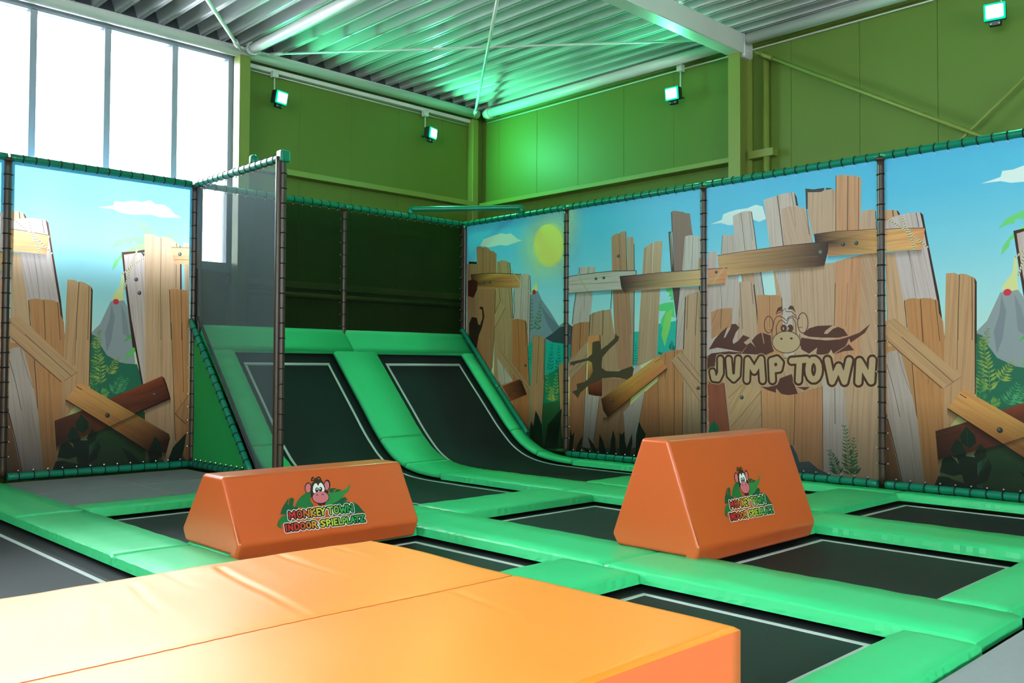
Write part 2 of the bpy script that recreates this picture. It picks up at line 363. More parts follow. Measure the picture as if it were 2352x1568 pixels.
def rail(pts, label, name='padded_rail', r=RR):
    bm = BM()
    for a, b in zip(pts, pts[1:]): sleeve(bm, a, b, r)
    for p in pts[1:-1]: ball(bm, p, r * .97)
    return tag(obj(name, bm, M['rail']), label, 'rail', 'green padded rails of the net frame')
post(0, 0, 1.70, HT - .04, 'brown padded post pair in the far corner above the ramp', (.06, -.02))
post(PX[1], 0, .02, HT - .04, 'brown padded post between sun mural and jumping figure mural')
post(PX[2], 0, .02, HT - .04, 'brown padded post between jumping figure mural and JUMP TOWN mural')
post(PX[3], 0, .02, HT - .04, 'brown padded post at the N of the JUMP TOWN mural')
post(PX[4], 0, .02, HT - .04, 'brown padded post at the far end of the mural row')
post(0, PY[1], 1.70, HT - .04, 'brown padded post in the middle of the dark net')
post(0, PY[2], .02, HT - .04, 'brown padded post where side mesh meets volcano mural', (.05, .045))
post(0, PY[3], .02, HT - .04, 'brown padded post on the outer side of the window wall volcano mural')
post(2.20, PY[2], -.04, HT, 'free standing brown padded post at the end of the side mesh', (-.012, -.05))
bm = BM(); box(bm, 2.14, 2.26, PY[2] - .06, PY[2] + .06, HT - .06, HT + .075, .02, 2); tag(obj('post_cap', bm, M['rail']), 'green foam cap on top of the free standing post', 'cap')
names = ['above the sun mural', 'above the jumping figure mural', 'above the JUMP TOWN mural', 'above the mural after JUMP TOWN']
names2 = ['below the sun mural', 'below the jumping figure mural', 'below the JUMP TOWN mural', 'below the mural after JUMP TOWN']
for i in range(4):
    rail([(PX[i] + .01, 0, HT), (PX[i + 1] - .01, 0, HT)], 'green padded top rail ' + names[i])
    if i: rail([(PX[i] + .045, -.02, 0), (PX[i + 1] - .045, -.02, 0)], 'green padded bottom rail ' + names2[i])
rail([(0, PY[1] + .01, HT), (0, -.04, HT)], 'green padded top rail of the dark net, corner half')
rail([(0, PY[2] + .05, HT), (0, PY[1] - .01, HT)], 'green padded top rail of the dark net, behind the side mesh')
rail([(0, PY[3] + .01, HT), (0, PY[2] - .05, HT)], 'green padded top rail above the window wall volcano mural')
rail([(0, -9.1, HT), (0, PY[3] - .01, HT)], 'green padded top rail leading out past the window wall volcano mural')
rail([(0.02, PY[3] + .045, 0), (0.02, PY[2] - .05, 0)], 'green padded bottom rail below the window wall volcano mural')
rail([(0.02, -9.1, 0), (0.02, PY[3] - .045, 0)], 'green padded bottom rail leading out past the window wall volcano mural')
rail([(.03, PY[2], HT), (2.14, PY[2], HT)], 'green padded top rail of the side mesh')
rail([(.05, PY[2] - .03, 0), (2.15, PY[2] - .03, 0)], 'green padded bottom rail of the ramp side')
rail([(.03, PY[2] - .05, 1.84), (1.64, PY[2] - .05, .03)], 'green padded sloping rail along the ramp side', r=.036)
rail([(.06, -.075, 1.86), (.93, -.075, .93), (1.58, -.075, .26)], 'green padded sloping rail along the sun mural', r=.036)
rail([(.0, -1.10, HT + .03), (.0, -1.10, HT + .115), (1.36, -.0, HT + .115), (1.36, -.0, HT + .03)], 'green padded corner brace above the dark net')
# knob of the rail behind the side mesh
bm = BM(); tube(bm, [(1.40, PY[2] + .07, HT + .03), (1.40, PY[2] + .07, HT + .10), (1.40, PY[2] + .07, HT + .15), (1.40, PY[2] + .07, HT + .17)], [.05, .055, .05, .02], 10); tag(obj('post_cap', bm, M['rail']), 'green foam knob showing above the side mesh rail', 'cap')

def lacing(parent, runs):
    """black cord turns round the sleeves and silver eyelets in the sheet edge, joined: too small to pick apart"""
    bm = BM(); be = BM()
    for a, b, r, inward, step in runs:
        a, b, inw = Vector(a), Vector(b), Vector(inward); n = max(1, int((b - a).length / step)); ax = (b - a).normalized()
        for i in range(n):
            c = a.lerp(b, (i + .5) / n); ring(bm, c, ax + inw * random.uniform(-.12, .12), r + .004, .0045, 12, 4)
            ball(be, c + inw * (r + .020), .010)
    o = obj('lacing_cord', bm, M['cord'], parent); tag(o, kind='stuff')
    o = obj('eyelet', be, M['eyelet'], parent); tag(o, kind='stuff')

# ------------------------------------------------------------------ trampolines and pads
ZP = -.05
def pad(name, label, x0, x1, y0, y1, along, group='green safety pads of the trampoline court', cat='pad', m=None):
    """flat foam pad: bevelled long edges, a sagging slightly uneven top, cloth skirt"""
    g = .004; bm = BM(); x0 += g; x1 -= g; y0 += g; y1 -= g
    L = (x1 - x0) if along == 'x' else (y1 - y0); W = (y1 - y0) if along == 'x' else (x1 - x0)
    n = max(4, int(L / .045)); sec = [(0, -.075), (.003, -.050), (.010, -.012), (.022, 0), (.3 * W, .003), (.7 * W, .003), (W - .022, 0), (W - .010, -.012), (W - .003, -.050), (W, -.075)]
    seed = random.random() * 50; rows = []
    for i in range(n + 1):
        t = i / n; row = []; endd = min(t, 1 - t) * L
        fall = -.012 * math.exp(-endd / .008)
        for j, (c, z) in enumerate(sec):
            wob = .0012 * math.sin(seed + t * L * 9) + .0012 * math.sin(seed * 2 + t * L * 23 + j) if 0 < j < 9 else 0
            lip = (.006 * math.sin(seed + t * L * 47 + 2 * math.sin(t * L * 13)) if j in (1, 2, 7, 8) else 0)
            zz = ZP + z + wob * (1 if 2 < j < 7 else .6) + (fall if j not in (0, 9) else 0)
            cc = c + (lip * .5 if j in (1, 2) else -lip * .5 if j in (7, 8) else 0)
            row.append(bm.verts.new((x0 + t * L, y0 + cc, zz) if along == 'x' else (x1 - cc, y0 + t * L, zz)))
        rows.append(row)
    for A, B in zip(rows, rows[1:]):
        for j in range(len(sec) - 1):
            f = bm.faces.new((A[j], B[j], B[j + 1], A[j + 1])); f.smooth = 2 < j < 6
    bm.faces.new(rows[0]); bm.faces.new(rows[-1][::-1]); bm.faces.new([r[0] for r in rows][::-1] + [r[-1] for r in rows])
    return tag(obj(name, bm, m or M['pad_' + along]), label, cat, group)
def bed(label, x0, x1, y0, y1, sides='wens', inset=.10, lift=0):
    """black jump mat with grey webbing lines, spring cover and a steel frame under the pads"""
    z = -.150 + lift; e = empty('trampoline', ((x0 + x1) / 2, (y0 + y1) / 2, z - .06), label, 'trampoline', 'flat trampolines of the court')
    i = inset - .04
    bm = BM(); nx = max(2, int((x1 - x0) / .2)); ny = max(2, int((y1 - y0) / .2)); g = []
    for a in range(nx + 1):
        for b in range(ny + 1):
            u, v = a / nx, b / ny; g.append(bm.verts.new((x0 + i + (x1 - x0 - 2 * i) * u, y0 + i + (y1 - y0 - 2 * i) * v, z - .018 * math.sin(math.pi * u) * math.sin(math.pi * v))))
    for a in range(nx):
        for b in range(ny):
            f = bm.faces.new((g[a * (ny + 1) + b], g[(a + 1) * (ny + 1) + b], g[(a + 1) * (ny + 1) + b + 1], g[a * (ny + 1) + b + 1])); f.smooth = True
    obj('jump_mat', bm, M['bed'], e)
    lw = .034; k = inset; zz = z + .004
    for q in ((x0 + k, x1 - k, y0 + k, y0 + k + lw), (x0 + k, x1 - k, y1 - k - lw, y1 - k), (x0 + k, x0 + k + lw, y0 + k + lw, y1 - k - lw), (x1 - k - lw, x1 - k, y0 + k + lw, y1 - k - lw)):
        bm = BM(); box(bm, *q, zz - .006, zz, .001, 1); obj('border_line', bm, M['line'], e)
    bm = BM(); h = .1
    for q in ((x0 - h, x1 + h, y0 - h, y0 + i), (x0 - h, x1 + h, y1 - i, y1 + h), (x0 - h, x0 + i, y0 + i, y1 - i), (x1 - i, x1 + h, y0 + i, y1 - i)):
        box(bm, *q, z - .02, z - .006); obj('spring_cover', bm, M['skirt'], e); bm = BM()
    for q in ((x0 - .09, x1 + .09, y0 - .09, y0 - .03), (x0 - .09, x1 + .09, y1 + .03, y1 + .09), (x0 - .09, x0 - .03, y0, y1), (x1 + .03, x1 + .09, y0, y1)):
        box(bm, *q, z - .10, z - .03); obj('frame_rail', bm, M['steel'], e); bm = BM()
    for cx in (x0 - .06, x1 + .06):
        for cy in (y0 - .06, y1 + .06): tube(bm, [(cx, cy, Z0), (cx, cy, z - .1)], .03, 8); obj('leg', bm, M['steel'], e); bm = BM()
    bm.free()
    return e
# rows along the mural wall (x) and cross pads (y)
pad('safety_pad', 'green edge pad under the jumping figure mural', 2.66, 4.68, -.27, .05, 'x')
pad('safety_pad', 'green edge pad under the JUMP TOWN mural', 4.68, 7.20, -.27, .05, 'x')
pad('safety_pad', 'green edge pad under the mural after JUMP TOWN', 7.20, 9.6, -.27, .05, 'x')
pad('safety_pad', 'green row pad leading off the strip between the ramps', 2.66, 4.70, -2.68, -1.95, 'x')
pad('safety_pad', 'green row pad behind the tall block', 4.70, 7.30, -2.68, -1.95, 'x')
pad('safety_pad', 'green row pad running from the tall block to the far edge pads', 7.30, 9.68, -2.68, -1.95, 'x')
pad('safety_pad', 'green row pad behind the low block', 2.30, 4.86, -5.18, -4.46, 'x')
pad('safety_pad', 'green row pad between the low block and the tall block', 4.86, 7.33, -5.18, -4.46, 'x')
pad('safety_pad', 'green row pad in front of the tall block, wrinkled near edge', 7.33, 9.68, -5.18, -4.46, 'x')
pad('safety_pad', 'dark green row pad beside the grey carpet mat', -.3, 2.66, -7.44, -6.84, 'x')
pad('safety_pad', 'green row pad leading up to the end of the low block', 2.66, 4.82, -7.44, -6.84, 'x')
pad('safety_pad', 'green row pad between low block and amber platform', 4.82, 7.05, -7.44, -6.84, 'x')
pad('safety_pad', 'green cross pad ending the corner ramp', 4.34, 5.08, -1.95, -.27, 'y')
pad('safety_pad', 'green cross pad behind the tall block, between two far beds', 6.60, 7.26, -1.95, -.27, 'y')
pad('safety_pad', 'green cross pad ending the ramp beside the side mesh', 4.42, 5.13, -4.46, -2.68, 'y')
pad('safety_pad', 'green cross pad under the tall block', 6.98, 7.57, -4.46, -2.68, 'y')
pad('safety_pad', 'green cross pad between the grey mat and the low block bed', 2.28, 2.72, -6.84, -5.18, 'y')
pad('safety_pad', 'green cross pad under the low block', 4.68, 5.37, -6.84, -5.18, 'y')
pad('safety_pad', 'short green cross pad beside the amber platform', 7.00, 7.66, -6.84, -5.18, 'y')
pad('safety_pad', 'green edge pad at the end of the bed beside the tall block', 9.22, 9.62, -4.46, -2.68, 'y')
pad('safety_pad', 'green edge pad at the end of the bed under the last mural', 9.22, 9.62, -1.95, -.27, 'y')
pad('safety_pad', 'green edge pad between the pale grey mat and the amber platform bed', 9.33, 9.72, -9.6, -5.18, 'y')
bed('black trampoline behind the tall block below JUMP TOWN', 5.08, 6.60, -1.95, -.27)
bed('black trampoline under the mural after JUMP TOWN', 7.26, 9.22, -1.95, -.27)
bed('black trampoline between ramp end pad and the tall block', 5.13, 6.96, -4.46, -2.68)
bed('black trampoline with grey lines beside the logo face of the tall block', 7.57, 9.22, -4.46, -2.68)
bed('black trampoline behind the end of the low block', 2.72, 4.68, -6.84, -5.18)
bed('black trampoline between low block and short cross pad', 5.37, 7.00, -6.84, -5.18)
bed('black trampoline in front of the amber platform corner', 7.66, 9.33, -6.84, -5.18)
bed('largest black trampoline, along the row pad by the grey carpet mat', .2, 7.0, -9.7, -7.44, inset=.16)
# grey mats
def greymat(label, x0, x1, y0, y1, z, nx, ny, m='mat_grey'):
    e = empty('floor_mat', ((x0 + x1) / 2, (y0 + y1) / 2, z - .1), label, 'mat')
    for i in range(nx):
        for j in range(ny):
            bm = BM(); a0 = x0 + (x1 - x0) * i / nx; a1 = x0 + (x1 - x0) * (i + 1) / nx; b0 = y0 + (y1 - y0) * j / ny; b1 = y0 + (y1 - y0) * (j + 1) / ny
            box(bm, a0 + .003, a1 - .003, b0 + .003, b1 - .003, z - .05, z, .006, 1); obj('mat_tile', bm, M[m], e)
    bm = BM(); box(bm, x0, x1, y0, y1, z - .12, z - .051); obj('base_board', bm, M['line'], e)
greymat('grey carpet mat in front of the window wall volcano mural', .05, 2.28, -6.84, -4.70, -.065, 2, 2)
greymat('pale grey carpet mat outside the green edge pads', 9.74, 13.5, -10.6, -.1, -.075, 1, 5, 'mat_pale')

# ------------------------------------------------------------------ ramps
base = [(-.02, 1.82), (1.33, .40)]
def ramp_profile():
    P = [Vector((a, b)) for a, b in [(.02, 1.775), (.35, 1.425), (.70, 1.06), (1.05, .70), (1.28, .46), (1.45, .305), (1.62, .17), (1.80, .075), (1.98, .015), (2.2, -.025), (2.45, -.045), (2.66, -.05)]]
    out = []
    for i in range(len(P) - 1):
        p0, p1, p2, p3 = P[max(i - 1, 0)], P[i], P[i + 1], P[min(i + 2, len(P) - 1)]
        for k in range(4):
            t = k / 4; out.append(.5 * ((2 * p1) + (-p0 + p2) * t + (2 * p0 - 5 * p1 + 4 * p2 - p3) * t * t + (-p0 + 3 * p1 - 3 * p2 + p3) * t ** 3))
    out.append(P[-1]); return out
RPF = ramp_profile()
def sub(pts, x0, x1):
    def at(x):
        for a, b in zip(pts, pts[1:]):
            if a.x <= x <= b.x: return a.lerp(b, (x - a.x) / (b.x - a.x))
        return pts[0].copy() if x < pts[0].x else pts[-1].copy()
    return [at(x0)] + [p for p in pts if x0 + .004 < p.x < x1 - .004] + [at(x1)]
def sweep(bm, pts, y0, y1, t, ch=.02, off=0, wrinkle=0):
    rows = []; seed = random.random() * 9; L = 0
    for i, p in enumerate(pts):
        d = (pts[min(i + 1, len(pts) - 1)] - pts[max(i - 1, 0)]).normalized(); n = Vector((-d.y, d.x))
        if i: L += (p - pts[i - 1]).length
        wv = wrinkle * math.sin(seed + L * 38) if 0 < i < len(pts) - 1 else 0
        sec = [(y0, -t), (y0 + ch * .15, -ch * 1.1), (y0 + ch, wv), ((y0 + y1) / 2, wv * 1.3 + ch * .1), (y1 - ch, wv), (y1 - ch * .15, -ch * 1.1), (y1, -t)]
        rows.append([bm.verts.new((p.x + n.x * (h + off), yy, p.y + n.y * (h + off))) for yy, h in sec])
    for A, B in zip(rows, rows[1:]):
        for j in range(6):
            f = bm.faces.new((A[j], A[j + 1], B[j + 1], B[j])); f.smooth = True
        bm.faces.new((A[0], B[0], B[6], A[6]))
    bm.faces.new(rows[0]); bm.faces.new(rows[-1][::-1])
def strip(label, x0, x1, y0, y1, ch=.02, wr=.0):
    pts = sub(RPF, x0 + .004, x1 - .004); bm = BM(); fine = []
    for a, b in zip(pts, pts[1:]):
        k = max(1, int((b - a).length / .03)); fine += [a.lerp(b, q / k) for q in range(k)]
    sweep(bm, fine + [pts[-1]], y0, y1, .06, ch, 0, wr); return tag(obj('ramp_pad', bm, M['pad_y']), label, 'pad', 'green pads on the ramps')
for lab, y0, y1, wr in (('side strip behind the side mesh', -4.56, -4.20, .006), ('strip between the two ramps', -2.68, -1.95, .001), ('strip beside the sun mural', -.27, -.02, .001)):
    strip('long upper green ' + lab, .30, 1.445, y0, y1, wr=wr)
    strip('short curved green ' + lab, 1.445, 1.98, y0, y1, wr=wr)
    strip('lowest green ' + lab, 1.98, 2.66, y0, y1, wr=wr)
top = sub(RPF, .02, .315)
for lab, y0, y1 in (('green pad across the top of the ramp beside the side mesh', -4.57, -2.34), ('green pad across the top of the corner ramp', -2.33, -.02)):
    bm = BM(); sweep(bm, top, y0, y1, .06, .03, .012); tag(obj('ramp_pad', bm, M['pad_x']), lab, 'pad', 'green pads on the ramps')
RB = RPF + [Vector((3.2, -.055)), Vector((4.45, -.055))]
def ramp(label, y0, y1, x1, lo, hi):
    e = empty('ramp_trampoline', (1.2, (y0 + y1) / 2, -.15), label, 'trampoline', 'curved ramp trampolines'); 
    pts = sub(RB, .02, x1); bm = BM(); sweep(bm, pts, y0 - .1, y1 + .1, .10, .004, -.085); obj('jump_mat', bm, M['bed'], e)
    lw = .036
    for a, b in ((lo, lo + lw), (hi - lw, hi)):
        bm = BM(); sweep(bm, sub(RB, .42, x1 + .0), a, b, .004, .001, -.078); obj('border_line', bm, M['line'], e)
    bm = BM(); sweep(bm, sub(RB, .42, .452), lo, hi, .004, .001, -.0775); obj('border_line', bm, M['line'], e)
    bm = BM()
    for y in (y0 - .03, y1 + .03):
        tube(bm, [(p.x, y, p.y - .22) for p in sub(RB, .06, x1)], .03, 8); obj('frame_rail', bm, M['steel'], e); bm = BM()
    for x, z in ((.06, 1.5), (.9, .6), (2.4, -.27)):
        for yy in (y0, y1): tube(bm, [(x, yy, Z0), (x, yy, z)], .03, 8); obj('leg', bm, M['steel'], e); bm = BM()
    bm.free()
ramp('black curved trampoline ramp beside the side mesh', -4.20, -2.68, 4.42, -4.10, -2.80)
ramp('black curved trampoline ramp in the far corner', -1.95, -.27, 4.34, -1.83, -.38)
# cloth side of the ramp
e = empty('ramp_side_cloth', (.05, PY[2], .02), 'triangular green cloth closing the side of the ramp', 'cloth')
bm = BM(); n = 14; vs = []
for i in range(n + 1):
    x = .05 + 1.56 * i / n; zt = 1.80 - (x - .05) * 1.126
    for j in range(7):
        z = .03 + max(zt - .03, .004) * j / 6; vs.append(bm.verts.new((x, PY[2] - .005 + .006 * math.sin(i * 1.7 + j), z)))
for i in range(n):
    for j in range(6):
        f = bm.faces.new((vs[i * 7 + j], vs[(i + 1) * 7 + j], vs[(i + 1) * 7 + j + 1], vs[i * 7 + j + 1])); f.smooth = True
obj('cloth', bm, M['side_cloth'], e)
lacing(e, [((.12, PY[2] - .03, 0), (1.6, PY[2] - .03, 0), RR, (0, 0, 1), .13), ((.10, PY[2] - .05, 1.76), (1.58, PY[2] - .05, .10), .036, (-.7, 0, -.7), .13)])
# side mesh and dark net
def sheet(bm, pts, axis, th=.0):
    vs = [bm.verts.new(p) for p in pts]; bm.faces.new(vs)
e = empty('side_mesh', (1.1, PY[2], .03), 'fine translucent mesh hanging between volcano mural and free standing post', 'net')
bm = BM(); y = PY[2]; sheet(bm, [(.06, y, 1.90), (1.66, y, .06), (2.15, y, .06), (2.15, y, HT - .05), (.06, y, HT - .05)], 1); obj('mesh', bm, M['mesh_side'], e)
bm = BM(); tube(bm, [(.09, y - .004, 1.88), (.09, y - .004, 2.5)], .012, 6); tube(bm, [(.09, y + .02, 1.88), (1.70, y + .02, .06)], .022, 6); obj('hem', bm, M['cord'], e)
lacing(e, [((.1, y, HT), (2.1, y, HT), RR, (0, 0, -1), .125), ((2.2, y, .3), (2.2, y, HT - .1), RP, (-1, 0, 0), .165)])
for lab, a, b in (('dark net on the wall side, corner half', PY[1] + .05, -.05), ('dark net on the wall side, behind the side mesh', PY[2] + .05, PY[1] - .05)):
    e = empty('dark_net', (0, (a + b) / 2, 1.72), lab, 'net'); bm = BM(); sheet(bm, [(0, a, 1.70), (0, b, 1.70), (0, b, HT - .05), (0, a, HT - .05)], 0); obj('mesh', bm, M['mesh_back'], e)
    lacing(e, [((0, a, HT), (0, b, HT), RR, (0, 0, -1), .14), ((0, b + .05, 1.75), (0, b + .05, HT - .1), RP, (0, -1, 0), .16)])
# roll of hemmed edge behind the nets
# ------------------------------------------------------------------ foam vault blocks
def vault(label, prof, y0, y1):
    e = empty('vault_block', ((prof[0][0] + prof[-1][0]) / 2, (y0 + y1) / 2, ZP), label, 'foam block', 'orange foam vault blocks')
    bm = BM(); A = [bm.verts.new((x, y0, z)) for x, z in prof]; B = [bm.verts.new((x, y1, z)) for x, z in prof]; n = len(prof)
    for i in range(n): bm.faces.new((A[i], A[(i + 1) % n], B[(i + 1) % n], B[i]))
    bm.faces.new(A[::-1]); bm.faces.new(B)
    bmesh.ops.recalc_face_normals(bm, faces=bm.faces)
    bmesh.ops.bevel(bm, geom=list(bm.edges), offset=.026, segments=4, affect='EDGES', profile=.5, clamp_overlap=True)
    for f in bm.faces: f.smooth = True
    o = obj('cover', bm, M['orange'], e)
    wn = o.modifiers.new('weighted', 'WEIGHTED_NORMAL'); wn.keep_sharp = False
    bm = BM(); (xa, za), (xb, zb) = prof[1], prof[2]
    for y in (y0 + .012,): tube(bm, [(xa - .006, y, za + .02), (xb - .004, y, zb - .03)], .004, 5)
    obj('edge_piping', bm, M['orange'], e)
    return e
blA = vault('low long orange foam block with playground logo near the amber platform', [(5.455, -.105), (5.52, .03), (5.265, .478), (4.965, .478), (4.64, .045), (4.70, ZP), (5.385, ZP), (5.385, -.105)], -6.85, -5.28)
blB = vault('tall orange foam block with playground logo in front of JUMP TOWN', [(7.655, -.105), (7.70, .02), (7.435, .752), (7.205, .752), (6.93, .03), (6.98, ZP), (7.585, ZP), (7.585, -.105)], -4.585, -2.93)
# big amber platform
e = empty('foam_platform', (8.25, -8.4, ZP), 'large amber foam platform with a stitched seam across its top', 'foam platform')
bm = BM(); X0, X1, Y0, Y1, H0 = 7.085, 9.43, -9.62, -6.87, .30; nx, ny = 60, 70; g = []
CREASE = [((7.20, -7.83), (8.17, -7.96), .009), ((7.22, -8.25), (7.80, -8.36), .006), ((7.13, -7.47), (7.75, -7.51), .006), ((7.15, -7.15), (7.5, -7.18), .005), ((7.5, -8.5), (8.1, -8.7), .004), ((8.3, -7.3), (8.9, -7.42), .003), ((7.12, -8.05), (7.5, -8.08), .004)]
def topz(x, y):
    d = min(x - X0, X1 - x, y - Y0, Y1 - y); z = H0 - .014 * math.exp(-d / .008)
    z += .003 * math.sin(y * 3.1 + 1.3 * math.sin(x * 4)) + .002 * math.sin(x * 7 + y * 2); de = x - X0
    z += .005 * (1 - math.exp(-de / .04)) * math.exp(-de / .25) * (math.sin(y * 11 + 3 * de) * .6 + math.sin(y * 23 + 1.2 + 5 * de) * .4)
    for (ax, ay), (bx, by), k in CREASE:
        t = ((x - ax) * (bx - ax) + (y - ay) * (by - ay)) / ((bx - ax) ** 2 + (by - ay) ** 2); tc = min(max(t, 0), 1); r = math.hypot(x - ax - tc * (bx - ax), y - ay - tc * (by - ay))
        z -= k * (1 - tc * .6) * (math.exp(-(r / .018) ** 2) - .5 * math.exp(-(r / .06) ** 2))
    return z - .004 * math.exp(-abs(x - 8.235) / .012) - .002 * math.exp(-abs(x - 8.235) / .06)
nx, ny = 130, 150
for i in range(nx + 1):
    for j in range(ny + 1):
        x = X0 + (X1 - X0) * i / nx; y = Y0 + (Y1 - Y0) * j / ny; g.append(bm.verts.new((x, y, topz(x, y))))
W_ = ny + 1
for i in range(nx):
    for j in range(ny):
        f = bm.faces.new((g[i * W_ + j], g[(i + 1) * W_ + j], g[(i + 1) * W_ + j + 1], g[i * W_ + j + 1])); f.smooth = True
obj('top_cover', bm, M['amber'], e)
bm = BM(); rim = [g_ for g_ in range(0)]
def side(bm, P):
    lo = [bm.verts.new((p[0], p[1], ZP)) for p in P]; hi = [bm.verts.new(p) for p in P]
    for a in range(len(P) - 1): bm.faces.new((lo[a], lo[a + 1], hi[a + 1], hi[a])).smooth = True
zz = H0 - .015
per = [(X0 + (X1 - X0) * i / 40, Y0, zz) for i in range(41)] + [(X1, Y0 + (Y1 - Y0) * i / 40, zz) for i in range(1, 41)] + [(X1 - (X1 - X0) * i / 40, Y1, zz) for i in range(1, 41)] + [(X0, Y1 - (Y1 - Y0) * i / 40, zz) for i in range(1, 41)]
side(bm, [(x, y, topz(x, y) + .0005) for x, y, z in per]); obj('side_cover', bm, M['amber_side'], e)
bm = BM(); tube(bm, [(8.235 + .0015 * math.sin(i * 2.1), Y0 + .03 + (Y1 - Y0 - .06) * i / 90, topz(8.235, Y0 + .03 + (Y1 - Y0 - .06) * i / 90) + .001) for i in range(91)], .003, 5); obj('seam', bm, M['seam'], e)

